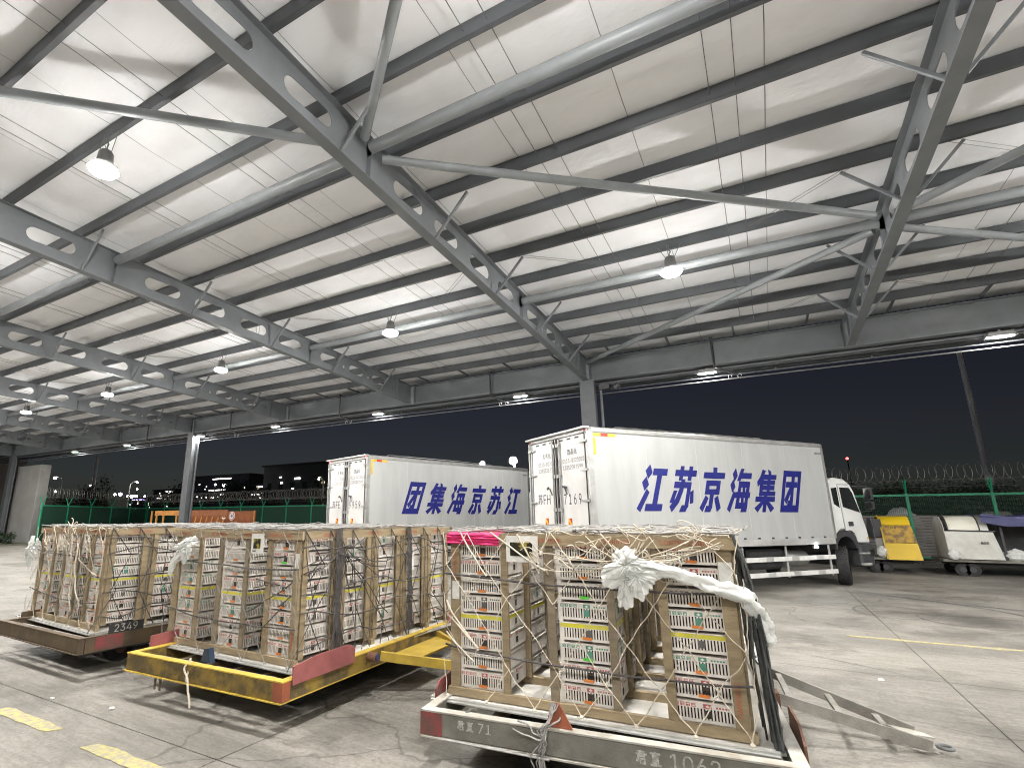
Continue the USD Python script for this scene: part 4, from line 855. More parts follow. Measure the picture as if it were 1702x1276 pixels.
# ------------------------------------------------------------------ roller dollies under the loads
def dolly(name, lab, o, h, Lx, mats, extras):
    body, cap, end = mats
    t = thing(name, lab, 'cargo dolly', (o[0], o[1], 0), h)
    Ly = 3.75; z0, z1 = .285, .45
    for i, (a, b, c, d) in enumerate(((0, Lx, 0, .07), (0, Lx, Ly-.07, Ly), (0, .07, .072, Ly-.072), (Lx-.07, Lx, .072, Ly-.072))):
        bm = part(t, 'frame_beam', G().bevel_prism([(a, z0), (b, z0), (b, z1-.012), (a, z1-.012)], c, d, .008) if i < 2 else B(a, b, c, d, z0, z1-.012), body)
        part(bm, 'cap_strip', B(a-.004, b+.004, c-.004 if i < 2 else c+.004, d+.004 if i < 2 else d-.004, z1-.011, z1), cap)
        part(bm, 'lower_lip', B(a, b, c-.015 if i < 2 else c, d, z0-.012, z0-.001), cap)
    for x in (.07+.4*k for k in range(1, int(Lx/.4))): part(t, 'deck_rib', B(x-.02, x+.02, .072, Ly-.072, .29, .37), 'dolly_brown')
    for y in (.18, .62, 1.1, 1.6, 2.1, 2.6, 3.1, 3.5):
        for a, b in ((.27, Lx/2-.06), (Lx/2+.06, Lx-.27)):
            part(t, 'roller', G().cyl((a, y, .378), (b, y, .378), .035, 12), 'roller', smooth=40)
            part(t, 'roller_pin', G().cyl((a-.05, y, .378), (b+.05, y, .378), .008, 6), 'rod_steel')
    part(t, 'under_frame', G().box(.35, .45, .2, Ly-.2, .18, .283).box(Lx-.45, Lx-.35, .2, Ly-.2, .18, .283).box(.45, Lx-.45, .7, .8, .18, .28).box(.45, Lx-.45, Ly-.8, Ly-.7, .18, .28), 'chassis')
    for x in (.55, Lx-.55):
        for y in (.75, Ly-.75):
            g = G().cyl((x-.07, y, .17), (x+.07, y, .17), .17, 20); w = part(t, 'wheel', g, 'rubber', smooth=40)
            part(w, 'hub', G().cyl((x-.075, y, .17), (x+.075, y, .17), .07, 12), 'rust', smooth=40)
    extras(t, Lx, Ly)
    return t
TX = lambda x, y, z, s=1.: np.array([[s, 0, 0, x], [0, 0, -1, y], [0, 1, 0, z], [0, 0, 0, 1.]])
def cjk(t, k, x, z, w, h, m, y=-.0005):
    part(t, 'painted_character', G().prism(affinity.translate(glyph(k, w, h), x, z), 'y', y-.002, y), m)
def ex3(t, Lx, Ly):
    part(t, 'red_end', G().box(-.006, .165, -.006, -.0005, .29, .437), 'dolly_red')
    part(t, 'red_end', B(-.006, -.0005, -.006, .10, .29, .437), 'dolly_red')
    part(t, 'corner_plate', G().prism(Polygon([(.30, .30), (.30, .50), (.36, .545), (.72, .575), (.78, .53), (.78, .30)]), 'x', -.030, -.016), 'dolly_red')
    part(t, 'corner_plate', G().prism(Polygon([(.25, .30), (.25, .48), (.40, .56), (.75, .56), (.78, .53), (.78, .30)]), 'x', Lx+.016, Lx+.030), 'rust')
    part(t, 'stop_plate', G().prism(Polygon([(.92, .452), (.965, .60), (1.015, .60), (1.10, .452)]), 'y', .03, .045), 'dolly_orange')
    part(t, 'stop_pin', G().cyl((.30, .02, .42), (.36, .09, .47), .008, 6), 'rod_steel')
    for k, q in enumerate(('jun', 'zhi')): cjk(t, q, .285+.068*k, .352, .055, .062, 'paint_white_faded')
    part(t, 'painted_number', text(G(), '71', .062, TX(.435, -.0005, .352), False, .002), 'paint_white_faded')
    for k, q in enumerate(('jun', 'zhi')): cjk(t, q, 1.49+.082*k, .335, .066, .078, 'paint_white_faded')
    part(t, 'painted_number', text(G(), '1062', .085, TX(1.675, -.0005, .333), False, .002), 'paint_white_faded')
    part(t, 'long_rod', G().cyl((.16, -.02, .283), (.95, -.03, .278), .008, 6), 'roller')
    g = G()
    for k in range(9):
        P = np.array([(.98+nr.normal()*.015, .03, .60), (.96, -.02, .50), (.90+nr.normal()*.03, -.03, .44), (.93+nr.normal()*.02, -.035, .37), (.90+nr.normal()*.03, -.03, .27), (.96+nr.normal()*.05, -.04, .10)])
        u = np.linspace(0, 5, 18); Q = np.stack([np.interp(u, range(6), P[:, q]) for q in range(3)], 1); Q[1:-1] = (Q[:-2]+2*Q[1:-1]+Q[2:])/4; g.tube(Q+nr.normal(0, .003, (18, 3)), .005, 4)
    for a, b in (((.92, -.03, .40), (.74, -.03, .48)), ((.92, -.03, .39), (.71, -.04, .43)), ((.93, -.03, .45), (1.02, .03, .52))): rope(g, a, b, .006, .01, 6, .006)
    part(t, 'tie_rope', g, 'rope_grey', kind='stuff')
    # lowered A-frame tow bar on the right side
    tip = np.array([Lx+1.20, 2.0, .06]); n1_, n2_ = np.array([Lx+.03, 1.62, .37]), np.array([Lx+.05, 2.52, .37])
    db = part(t, 'tow_bar', G().bar(n1_, tip+[-.10, -.05, .0], .035, .085).bar(n2_, tip+[-.14, .16, .03], .035, .085), 'drawbar_grey')
    for f in (.10, .40, .66):
        a, b = n1_+(tip-n1_)*f, n2_+(tip-n2_)*f; part(db, 'rung', G().bar(a+[0, .02, .012], b+[0, -.02, .012], .045, .03), 'drawbar_grey')
    part(db, 'nose_plate', G().prism(Polygon([(tip[0]-.36, 2.30), (tip[0]-.10, 2.10), (tip[0]-.05, 2.0), (tip[0]-.22, 2.02)]), 'z', .10, .108), 'dolly_cap')
    part(db, 'tow_eye', G().tube([tip+[.0+.05*math.cos(a), .05*math.sin(a), -.01] for a in np.linspace(0, 6.28, 16)][:-1], .013, 6, closed=True), 'rod_steel')
    part(db, 'hinge', G().box(Lx+.001, Lx+.06, 1.55, 1.70, .30, .42).box(Lx+.001, Lx+.06, 2.44, 2.58, .30, .42), 'rust')
def ex2(t, Lx, Ly):
    part(t, 'rusty_corner', G().box(Lx-.11, Lx+.005, -.005, -.0005, .29, .437), 'dolly_orange')
    part(t, 'rusty_corner', B(Lx+.0005, Lx+.005, -.0005, .09, .29, .437), 'dolly_orange')
    part(t, 'corner_plate', G().prism(Polygon([(.10, .40), (.10, .55), (.40, .585), (.86, .585), (.96, .54), (.96, .40)]), 'x', Lx+.006, Lx+.020), 'dolly_pink')
    part(t, 'corner_plate', G().prism(Polygon([(2.95, .40), (2.98, .56), (3.05, .585), (3.45, .585), (3.45, .40)]), 'x', Lx+.006, Lx+.020), 'dolly_pink')
    part(t, 'corner_plate', G().prism(Polygon([(.25, .40), (.25, .56), (.7, .585), (.9, .54), (.9, .40)]), 'x', -.02, -.006), 'dolly_pink')
    part(t, 'stop_plate', G().prism(Polygon([(1.02, .452), (1.06, .57), (1.12, .58), (1.16, .452)]), 'y', .10, .16), 'navy')
    part(t, 'painted_number', text(G(), 'D 1061', .07, TX(.78, -.0085, .335), False, .002), 'paint_dark_faded')
    part(t, 'side_number', text(G(), '1061', .07, np.array([[0, 0, 1, Lx+.0005], [1, 0, 0, 1.15], [0, 1, 0, .335], [0, 0, 0, 1.]]), False, .002), 'paint_dark_faded')
    g = G(); rope(g, (.98, -.02, .45), (1.12, -.05, .10), .010, .0, 8, .008, 5); rope(g, (.94, .05, .48), (1.0, -.02, .30), .012, .0, 6, .008, 5); part(t, 'hanging_rope', g, 'rope_white', kind='stuff')
    part(t, 'hook_plate', G().box(.42, .445, .05, .06, .14, .284).box(.50, .525, .05, .06, .14, .284), 'dolly_brown')
    n1_, n2_, tip = np.array([Lx+.03, 1.40, .37]), np.array([Lx+.05, 2.62, .37]), np.array([Lx+1.08, 2.02, .22])
    db = part(t, 'tow_bar', G().bar(n1_, tip+[0, -.04, 0], .05, .09).bar(n2_, tip+[0, .04, 0], .05, .09), 'drawbar_yellow')
    for f in (.30, .62):
        a, b = n1_+(tip-n1_)*f, n2_+(tip-n2_)*f; part(db, 'rung', G().bar(a+[0, .02, .01], b+[0, -.02, .01], .06, .03), 'drawbar_yellow')
    part(db, 'gusset', G().prism(Polygon([(Lx+.05, 1.45), (Lx+.4, 1.66), (Lx+.4, 2.38), (Lx+.05, 2.58)]), 'z', .345, .352), 'drawbar_yellow')
    part(t, 'side_hub', G().cyl((Lx+.003, 1.22, .40), (Lx+.11, 1.22, .40), .045, 12), 'rust', smooth=40)
    part(t, 'blue_cap', G().cyl((Lx+.112, 1.22, .40), (Lx+.125, 1.22, .40), .035, 12), 'tarp_blue', smooth=40)
def ex1(t, Lx, Ly):
    part(t, 'side_number', text(G(), '2349', .085, np.array([[0, 0, 1, Lx+.0005], [1, 0, 0, .37], [0, 1, 0, .463], [0, 0, 0, 1.]]), False, .002), 'paint_white_faded')
    part(t, 'corner_plate', G().prism(Polygon([(.25, .40), (.25, .52), (.7, .54), (.9, .40)]), 'x', -.02, -.006), 'dolly_brown')
    part(t, 'number_plate', B(Lx-.012, Lx-.0005, .32, .74, .45, .56), 'chassis')
    part(t, 'red_side', B(Lx+.0005, Lx+.004, .18, .5, .29, .437), 'dolly_red')
dolly('cargo_dolly', 'grey-green roller dolly with red left corner and lowered tow bar, under the right-hand load', (-2.362, 3.608), .12, 2.42, ('dolly_grey', 'dolly_cap', 'dolly_red'), ex3)
dolly('cargo_dolly', 'worn yellow roller dolly under the middle load with yellow tow bar', (-5.959, 3.453), .0400, 2.22, ('dolly_yellow', 'dolly_yellow_cap', 'dolly_red'), ex2)
dolly('cargo_dolly', 'dark brown roller dolly under the left-hand load', (-9.30, 3.55), -.02, 2.24, ('dolly_brown', 'dolly_brown', 'dolly_red'), ex1)
# ------------------------------------------------------------------ fences with razor wire
def fence(name, lab, a, b, step, kind):
    a, b = np.array(a, float), np.array(b, float); Lf = np.linalg.norm(b-a); h = math.atan2(*(b-a)[::-1])
    t = thing(name, lab, 'fence', (a[0], a[1], 0), h); n = int(round(Lf/step)); st = Lf/n
    for i in range(n+1):
        x = st*i
        ps = part(t, 'post', G().box(x-.05, x+.05, -.05, .05, 0, 2.78), 'fence_green')
        part(ps, 'arm', G().bar((x, 0, 2.76), (x-.0, .26, 3.36), .05, .05, (1, 0, 0)).bar((x, 0, 2.76), (x, -.26, 3.36), .05, .05, (1, 0, 0)), 'fence_green')
        if i < n:
            part(t, 'rail', B(x+.051, x+st-.051, -.03, .03, 2.66, 2.75), 'fence_green'); part(t, 'rail', B(x+.051, x+st-.051, -.03, .03, .10, .16), 'fence_green')
            if kind(x) == 'cloth': part(t, 'shade_panel', B(x+.051, x+st-.051, -.008, .008, .165, 2.655), 'shade_cloth')
            else:
                g = G()
                for k in range(16): g.box(x+.06, x+st-.06, -.006, .006, 1.88+k*.05, 1.886+k*.05)
                for k in range(1, 40): u = x+st*k/40; g.box(u-.004, u+.004, -.003, .003, 1.86, 2.655)
                part(t, 'wire_mesh', g, 'mesh_wire', kind='stuff')
                g = G()
                for k in range(15): g.bar((x+.055, -.012+.02, .20+.115*k), (x+st-.055, -.012+.02, .20+.115*k), .02, .10, (0, -.35, 1))
                part(t, 'slat_panel', g, 'louvre', kind='stuff')
            rings = int(st/.30); a_ = np.linspace(0, 2*np.pi*rings, rings*16+1); u = a_/(2*np.pi)
            part(t, 'razor_coil', G().tube(np.c_[x+st*u/rings+.26*np.cos(a_)+.05*np.sin(a_*.37), .30*np.cos(a_), 3.60+.37*np.sin(a_)+.03*np.sin(u*1.7)], .011, 3), 'razor')
            for z, y in ((3.33, -.25), (3.33, .25), (3.05, .12)): part(t, 'strand', G().tube([(x, y, z), (x+st, y, z)], .008, 3), 'razor')
    return t
fence('boundary_fence', 'long green boundary fence with shade cloth and razor coils behind the trucks and carts', (-51.4, 30), (24.2, 30), 2.7, lambda x: 'cloth' if x < 50.0 else 'mesh')
fence('side_fence', 'green shade-cloth fence running from the grey pier at the far left', (-44.8, 18.4), (-51.4, 29.8), 2.6, lambda x: 'cloth')

# ------------------------------------------------------------------ baggage carts on the right
def small_wheel(t, x, y0, y1, r=.19):
    w = part(t, 'wheel', G().cyl((x, y0, r), (x, y1, r), r, 20), 'rubber', smooth=40)
    part(w, 'hub', G().cyl((x, y0-.006, r), (x, y1+.006, r), r*.45, 12), 'trim_dark', smooth=40)
def cart_base(t, Lx, Ly, m):
    part(t, 'deck', G().bevel_prism([(0, .42), (Lx, .42), (Lx, .50), (0, .50)], 0, Ly, .01), m)
    part(t, 'under_frame', B(.2, Lx-.2, .25, .35, .30, .419), 'chassis'); part(t, 'under_frame', B(.2, Lx-.2, Ly-.35, Ly-.25, .30, .419), 'chassis')
    for x in (.45, .68, Lx-.68, Lx-.45) if Lx > 2.2 else (.42, .66):
        small_wheel(t, x, .10, .24); small_wheel(t, x, Ly-.24, Ly-.10)
def hood(t, nm, x0, x1, prof, m, th=.02, flare=0.):
    P = np.array(prof, float); d = np.gradient(P, axis=0); d /= np.linalg.norm(d, axis=1, keepdims=True); Q = P+np.stack([d[:, 1], -d[:, 0]], 1)*th
    V = []; n = len(P)
    for x, s in ((x0, -1), (x1, 1)):
        for A in (P, Q):
            for k, (y, z) in enumerate(A): V.append((x+flare*max(0, (1.6-z))*(s > 0), y, z))
    f = lambda e, a, k: (e*2+a)*n+k; F = []
    for k in range(n-1):
        F += [[f(0, 0, k), f(1, 0, k), f(1, 0, k+1), f(0, 0, k+1)], [f(0, 1, k+1), f(1, 1, k+1), f(1, 1, k), f(0, 1, k)], [f(0, 0, k+1), f(0, 1, k+1), f(0, 1, k), f(0, 0, k)], [f(1, 0, k), f(1, 1, k), f(1, 1, k+1), f(1, 0, k+1)]]
    F += [[f(0, 0, 0), f(0, 1, 0), f(1, 1, 0), f(1, 0, 0)], [f(0, 0, n-1), f(1, 0, n-1), f(1, 1, n-1), f(0, 1, n-1)]]
    return part(t, nm, G().add(V, F), m, smooth=30)
yc = thing('baggage_cart', 'yellow hooded baggage cart with dirty upper cover beside the truck cab', 'baggage cart', (2.55, 23.05, 0), 0)
cart_base(yc, 1.62, 1.5, 'dolly_grey')
low = [(-.08, .44), (-.05, .62), (-.02, .80), (.0, .96)]; up = [(.005, .975), (.04, 1.15), (.10, 1.36), (.17, 1.52)]; top = [(.175, 1.535), (.27, 1.68), (.42, 1.79), (.62, 1.83), (.95, 1.80), (1.22, 1.66), (1.40, 1.40), (1.48, 1.0), (1.50, .52)]
hood(yc, 'lower_cover', .74, 1.50, low, 'cart_yellow', .015, .10); hood(yc, 'upper_cover', .74, 1.50, up, 'cart_yellow_dirty', .015, .10); hood(yc, 'roof_cover', .70, 1.50, top, 'cart_yellow', .015, .06)
part(yc, 'front_panel', G().prism(Polygon([(-.04, .52), (.2, 1.5), (.42, 1.77), (.95, 1.78), (1.4, 1.38), (1.46, .52)]), 'x', 1.44, 1.455), 'cart_yellow_dirty')
part(yc, 'end_screen', G().prism(Polygon([(.02, 1.08), (.2, 1.5), (.42, 1.76), (.95, 1.78), (1.4, 1.38), (1.4, 1.08)]), 'x', .48, .50), 'trim_dark')
part(yc, 'side_screen', G().box(.505, .735, .10, .115, 1.15, 1.74), 'trim_dark')
part(yc, 'end_board', G().box(.50, .735, .05, .065, .50, 1.12), 'louvre')
part(yc, 'sack', blob((.62, .0, .68), (.16, .12, .20), 3), 'film', smooth=True)
part(yc, 'frame_hoop', G().tube([(.71, y-.02, z+.02) for y, z in low+up+top], .022, 6), 'dolly_yellow_cap', smooth=40)
part(yc, 'number_stencil', text(G(), '88', .10, TX(.95, .135, 1.40), True, .004), 'paint_dark_faded')
wc = thing('baggage_cart', 'white rounded baggage cart with cream lid right of the yellow one', 'baggage cart', (4.66, 23.05, 0), 0)
cart_base(wc, 5.2, 1.5, 'dolly_grey')
body = [(-.06, .52), (-.03, .9), (.02, 1.28), (.035, 1.36)]; lid = [(.04, 1.39), (.09, 1.55), (.19, 1.70), (.36, 1.80), (.60, 1.83), (.95, 1.80), (1.22, 1.66), (1.40, 1.40)]; back = [(1.405, 1.38), (1.47, 1.0), (1.50, .52)]
hood(wc, 'front_cover', .18, 1.26, body, 'cart_white', .02, .16); hood(wc, 'lid', .28, 1.0, lid, 'cart_lid', .02); hood(wc, 'back_cover', .18, 1.2, back, 'cart_white', .02)
part(wc, 'lid_seal', G().tube([(.265, y-.02, z+.015) for y, z in lid], .018, 6).tube([(.27, .015, 1.39), (1.36, .012, 1.36)], .02, 6).tube([(1.015, y-.02, z+.015) for y, z in lid], .015, 6), 'trim_dark')
ep = [(-.04, .52), (.03, 1.3), (.09, 1.55), (.19, 1.69), (.36, 1.79), (.60, 1.82), (.95, 1.79), (1.22, 1.65), (1.40, 1.39), (1.48, .52)]
part(wc, 'end_panel', G().prism(Polygon(ep), 'x', .165, .18), 'cart_white')
part(wc, 'side_lid', hood(wc, 'lid_flap', 1.03, 1.22, lid[:6], 'cart_white', .02) and G().prism(Polygon([(-.02, .54), (.04, 1.3), (1.38, 1.3), (1.46, .54)]), 'x', 1.23, 1.245), 'cart_white')
part(wc, 'stencil', text(G(), 'BGS', .07, TX(.95, -.052, .98), True, .004), 'trim_dark')
part(wc, 'wrap_bunch', blob((.28, -.10, .66), (.15, .10, .18), 9), 'film', smooth=True)
part(wc, 'coupling', G().tube([(-.02, .7, .40), (-.35, .7, .34), (-.48, .7, .30)], .03, 6), 'chassis')
def tarp(a, b):
    x = 1.05+4.4*a; s = b
    dz = .03*math.sin(7*a*3+1)+.02*math.sin(17*a+6*s)
    if s < .35: return (x, -.22+.10*math.sin(5*a+2), 1.84-.33*(1-s/.35)*(.55+.45*math.sin(2.4*a*3.1+.4)**2)+.0*dz)
    return (x, -.2+1.7*(s-.35)/.65, 1.85+dz)
part(wc, 'blue_tarpaulin', patch(tarp, 46, 18), 'tarp_blue', smooth=True)
for x in (1.5, 3.2, 4.9):
    for y in (.05, 1.4): part(wc, 'tarp_post', B(x-.03, x+.03, y, y+.06, .501, 1.80), 'trim_dark')
part(wc, 'back_sheet', B(1.3, 5.1, 1.42, 1.44, .55, 1.75), 'trim_dark')
for k, (x, s) in enumerate(((1.75, .26), (2.15, .22), (2.5, .24))):
    solo('white_sack', blob((4.66+x, 23.2+.05*k, .50+s*.55), (s*1.25, s*.9, s*.8), 20+k), 'film', ('white sack on the cart deck right next to the white hood', 'second white sack from the white hood on the cart deck', 'third white sack, farthest right on the cart deck')[k], 'sack', smooth=True)
m_ = thing('coupling_cable', 'black cable sagging between yellow and white baggage carts', 'cable'); g = G(); rope(g, (4.0, 23.5, .36), (4.9, 23.3, .46), .02, .12, 12, .006, 6); part(m_, 'cable', g, 'black_pipe')

# ------------------------------------------------------------------ left side: pier, wall, bush, orange trailer
solo('concrete_pier', G().bevel_prism([(-50.4, .0), (-46.55, 0), (-46.55, 5.75), (-50.4, 5.75)], 18.6, 19.3, .03), 'wall_grey', 'pale grey concrete pier at the far left under the eave', 'pier')
bw = thing('shed_building', 'dark brown building behind the far left end of the canopy', 'building')
part(bw, 'wall', B(-66, -50.9, 18.7, 19.3, 0, 6.2), 'wall_brown'); part(bw, 'roof', B(-66.2, -50.85, 18.5, 19.4, 6.201, 6.4), 'trim_dark'); part(bw, 'door', B(-56, -54.6, 18.66, 18.699, 0.0, 2.2), 'trim_dark')
def leaves(c, s, n, size, seed):
    r = np.random.default_rng(seed); K = max(6, n//70); cl = r.normal(0, 1, (K, 3)); cl /= np.linalg.norm(cl, axis=1, keepdims=True); cl *= r.uniform(.35, 1, (K, 1))**.6
    P = (cl[r.integers(0, K, n)]+r.normal(0, .2, (n, 3)))*np.array(s)+np.array(c)
    a = r.normal(0, 1, (n, 3)); a /= np.linalg.norm(a, axis=1, keepdims=True); b = np.cross(a, r.normal(0, 1, (n, 3))); b /= np.linalg.norm(b, axis=1, keepdims=True); z = size*r.uniform(.6, 1.4, (n, 1))
    V = np.stack([P-a*z, P+b*z*.45, P+a*z, P-b*z*.45], 1).reshape(-1, 3); i = np.arange(n)*4
    return G().add(V, np.stack([i, i+1, i+2, i+3], 1))
bs = thing('bush', 'dark leafy bush at the foot of the grey pier', 'bush', (-46.6, 17.2, 0))
part(bs, 'stem', G().tube([(0, 0, 0), (.05, .02, .4), (.1, 0, .7)], .03, 6), 'bark'); part(bs, 'foliage', leaves((0, 0, .55), (.75, .5, .5), 900, .09, 5), 'leaf_dark')
ot = thing('stake_trailer', 'orange stake-sided trailer with leaning slats behind the left column', 'trailer', (-37.3, 22, 0), 0)
part(ot, 'bed', G().bevel_prism([(0, .95), (8.4, .95), (8.4, 1.18), (0, 1.18)], 0, 2.2, .02), 'orange_paint')
part(ot, 'top_board', B(.55, 4.6, -.03, -.005, 1.98, 2.30), 'orange_paint'); part(ot, 'top_board', B(4.62, 8.3, -.03, -.005, 1.94, 2.30), 'orange_dark')
part(ot, 'lower_rail', B(.1, 8.3, -.03, -.005, 1.34, 1.44), 'orange_paint')
for x in (.1, .7, 1.5, 3.0, 3.7): part(ot, 'stake', B(x-.07, x+.07, -.004, .06, 1.181, 2.28), 'orange_paint')
for k in range(6): part(ot, 'leaning_slat', G().bar((4.9+.56*k, .03, 1.2), (5.25+.56*k, .03, 2.1), .05, .09, (1, 0, 0)), 'orange_paint')
part(ot, 'back_board', B(.1, 8.3, 2.12, 2.16, 1.181, 2.25), 'orange_dark')
for x in (.15, 8.25): part(ot, 'end_post', B(x-.05, x+.05, 2.05, 2.118, 1.181, 2.28), 'orange_paint')
part(ot, 'number_patch', G().tube([(8.0+.16*math.cos(a), -.04, 1.86+.10*math.sin(a)) for a in np.linspace(3.4, 6.0, 8)], .035, 6), 'reflect_white')
for x in (1.3, 7.0):
    for y in (.1, 1.8): small_wheel(ot, x, y, y+.3, .42)
part(ot, 'axle', G().cyl((1.3, .2, .42), (1.3, 2.0, .42), .05, 8).box(1.1, 1.5, .9, 1.3, .43, .949).box(6.8, 7.2, .9, 1.3, .43, .949), 'chassis')
g = G().cyl((8.72, -.02, 1.93), (8.72, .0, 1.93), .27, 24); sg_ = thing('round_sign', 'round white and red disc sign on the right end of the orange trailer', 'sign', (-37.3, 22, 0)); part(sg_, 'disc', g, 'reflect_white')
part(sg_, 'ring', G().tube([(8.72+.21*math.cos(a), -.024, 1.93+.21*math.sin(a)) for a in np.linspace(0, 6.283, 25)[:-1]], .022, 5, closed=True), 'reflect_red'); part(sg_, 'centre', G().cyl((8.72, -.028, 1.93), (8.72, -.021, 1.93), .10, 16), 'grey_vinyl'); part(sg_, 'stalk', B(8.70, 8.74, .001, .05, 1.0, 2.1), 'orange_dark')
wl = thing('warning_lamp', 'small red-over-white warning lamp on a post in front of the left green fence', 'warning lamp', (-49.4, 24, 0))
part(wl, 'post', G().cyl((0, 0, 0), (0, 0, 1.62), .03, 8), 'fence_green'); part(wl, 'white_globe', G().mesh(trimesh.creation.icosphere(2, .13), np.array([[1, 0, 0, 0], [0, 1, 0, 0], [0, 0, 1, 1.74], [0, 0, 0, 1.]])), 'reflect_white', smooth=True)
part(wl, 'red_globe', G().mesh(trimesh.creation.icosphere(2, .16), np.array([[1, 0, 0, 0], [0, 1, 0, 0], [0, 0, 1, 2.02], [0, 0, 0, 1.]])), 'red_glow', smooth=True)

# ------------------------------------------------------------------ beyond the fence: trees, masts, lamps, buildings
def tree(x, y, h, w, n, m, lab, seed, size=.28):
    t = thing('tree', lab, 'tree', (x, y, 0)); g = G().tube([(0, 0, 0), (.1, .05, h*.35), (-.05, .1, h*.7)], [.22, .15, .05], 8)
    r = np.random.default_rng(seed)
    for k in range(6): a = r.uniform(0, 6.28); g.tube([(.05, .05, h*r.uniform(.3, .55)), (w*.4*math.cos(a), w*.4*math.sin(a), h*r.uniform(.6, .85))], [.08, .025], 5)
    part(t, 'trunk', g, 'bark'); part(t, 'crown', leaves((0, 0, h*.66), (w*.55, w*.55, h*.36), n, size, seed), m)
TR = [(-43.5, 45, 6.6, 3.4, 1800, 'leaf', 'leafy tree lit green by a street lamp left of the far truck'), (-62, 52, 6.2, 5, 1600, 'leaf_dark', 'dark round tree left of the dark block, behind the green fence'), (-78, 60, 8.6, 6, 1600, 'leaf_dark', 'dark tall tree just right of the left column, behind the fence'),
      (-92, 62, 8, 7, 1600, 'leaf_dark', 'dark wide tree just left of the left column'), (-108, 66, 7, 7, 1400, 'leaf_dark', 'dark low tree behind the violet lights'), (-112, 55, 9.2, 5, 1500, 'leaf_dark', 'dark tree under the left light mast'), (-122, 56, 7, 7, 1400, 'leaf_dark', 'dark tree left of the light mast'),
      (7.2, 44, 3.7, 5, 5200, 'leaf_dark', 'dark tree behind the cab roof of the near truck'), (11.5, 47, 3.8, 5, 5200, 'leaf_dark', 'dark tree behind the yellow cart'), (17.5, 46, 4.0, 5, 5200, 'leaf_dark', 'dark tree at the right edge behind the razor wire'), (2.6, 42, 4.3, 4, 5200, 'leaf_dark', 'dark tree peeping over the near truck front')]
for k, (x, y, h, w, n, m, lb) in enumerate(TR): tree(x, y, h, w, n, m, lb, 40+k, .085 if y < 50 else .2)
def light_mast(x, y, zt, lab, r0):
    t = thing('light_mast', lab, 'mast', (x, y, 0)); part(t, 'pole', G().tube([(0, 0, 0), (0, 0, zt*.5), (0, 0, zt)], [r0, r0*.8, r0*.6], 14), 'mast', smooth=40); part(t, 'base', G().cyl((0, 0, 0), (0, 0, .4), r0*1.7, 14), 'wall_grey'); part(t, 'cap', G().cyl((0, 0, zt), (0, 0, zt+.08), r0*.7, 12), 'mast')
light_mast(14.7, 55, 14.45, 'tall tapering pale light mast on the right above the razor wire', .27)
light_mast(-124.5, 60, 15.0, 'tall pale light mast far away at the left', .42)
def street(x, y, zh, dx, m, lab, r=.4, pole=True, twin=False):
    r *= .62; t = thing('street_light', lab, 'street light', (x, y, 0), 0)
    if pole: part(t, 'pole', G().tube([(dx, 0, 0), (dx, 0, zh-1.2), (dx*.9, 0, zh-.4), (dx*.45, 0, zh+.05), (0, 0, zh+.05)], [.16, .13, .11, .09, .08], 7), 'mast', smooth=40)
    else: part(t, 'pole', G().tube([(0, 0, 0), (0, 0, zh-.2)], .10, 7), 'far_shed')
    mm = trimesh.creation.icosphere(2, r); mm.vertices *= [.8, .8, .75]; part(t, 'lens', G().mesh(mm, np.array([[1, 0, 0, 0], [0, 1, 0, 0], [0, 0, 1, zh-.2], [0, 0, 0, 1.]])), m, smooth=True)
    part(t, 'head', B(-r*.5, r*.5, -r*.3, r*.3, zh+r*.56, zh+r*.56+.12), 'far_shed')
S_ = [(-142.1, 60, 11.1, 3.5, 'street_white', 'leftmost street light with curved arm, the brighter high one', .62, True), (-164.5, 70, 9.0, 0, 'street_white', 'street light just below the leftmost curved one', .55, False), (-167.8, 80, 11.2, 0, 'street_white', 'street light at the foot of the left light mast', .5, False),
      (-125.8, 70, 10.1, -2.8, 'street_white', 'street light with curved arm left of the column, upper of a pair', .5, True), (-143.4, 80, 9.5, 0, 'street_white', 'lower street light of the pair left of the column', .5, False), (-153.9, 80, 8.3, 0, 'street_white', 'wide bright low light beside the violet glow', .7, False),
      (-104., 75, 9.1, 0, 'street_white', 'left one of two street lights right of the column', .45, False), (-101.2, 75, 8.9, 1.8, 'street_white', 'right one of two street lights right of the column, curved pole', .45, True), (-113, 90, 9.4, 0, 'street_white', 'small street light under a short white strip, right of the pair', .4, False),
      (-113.4, 90, 7.3, 0, 'street_green', 'small greenish street light low above the fence', .5, False), (-108.9, 90, 7.6, 0, 'street_white', 'tiny white street light left of the dark block', .34, False), (-125, 90, 7.2, 0, 'street_white', 'tiny low light right of the left column', .36, False), (-48.7, 50, 6.8, .8, 'street_green', 'yellowish street light in the tree beside the far truck', .27, True)]
for x, y, z, dx, m, lb, r, pl in S_: street(x, y, z, dx, m, lb, r, pl)
def flood(x, y, z, r, lab):
    t = thing('floodlight', lab, 'floodlight', (x, y, 0)); part(t, 'mast', G().tube([(0, .3, 0), (0, .3, z+.3)], [.16, .11], 10), 'far_shed'); part(t, 'housing', B(-r*.7, r*.7, r*.35, r*.35+.2, z-r*.6, z+r*.6), 'far_shed')
    mm = trimesh.creation.icosphere(2, r); mm.vertices *= [1, .3, .95]; part(t, 'lens', G().mesh(mm, np.array([[1, 0, 0, 0], [0, 1, 0, 0], [0, 0, 1, z], [0, 0, 0, 1.]])), 'flood_white', smooth=True)
flood(-25.3, 50, 7.3, .30, 'smaller dazzling floodlight above the roof of the far truck'); flood(-21.75, 50, 7.45, .44, 'larger dazzling floodlight between the two trucks')
lv = [(-170, 90, 8.9, .5), (-167.5, 91, 8.3, .35), (-163.5, 90, 8.1, .5), (-161.3, 90, 8.2, .45), (-158.5, 91, 8.0, .3)]
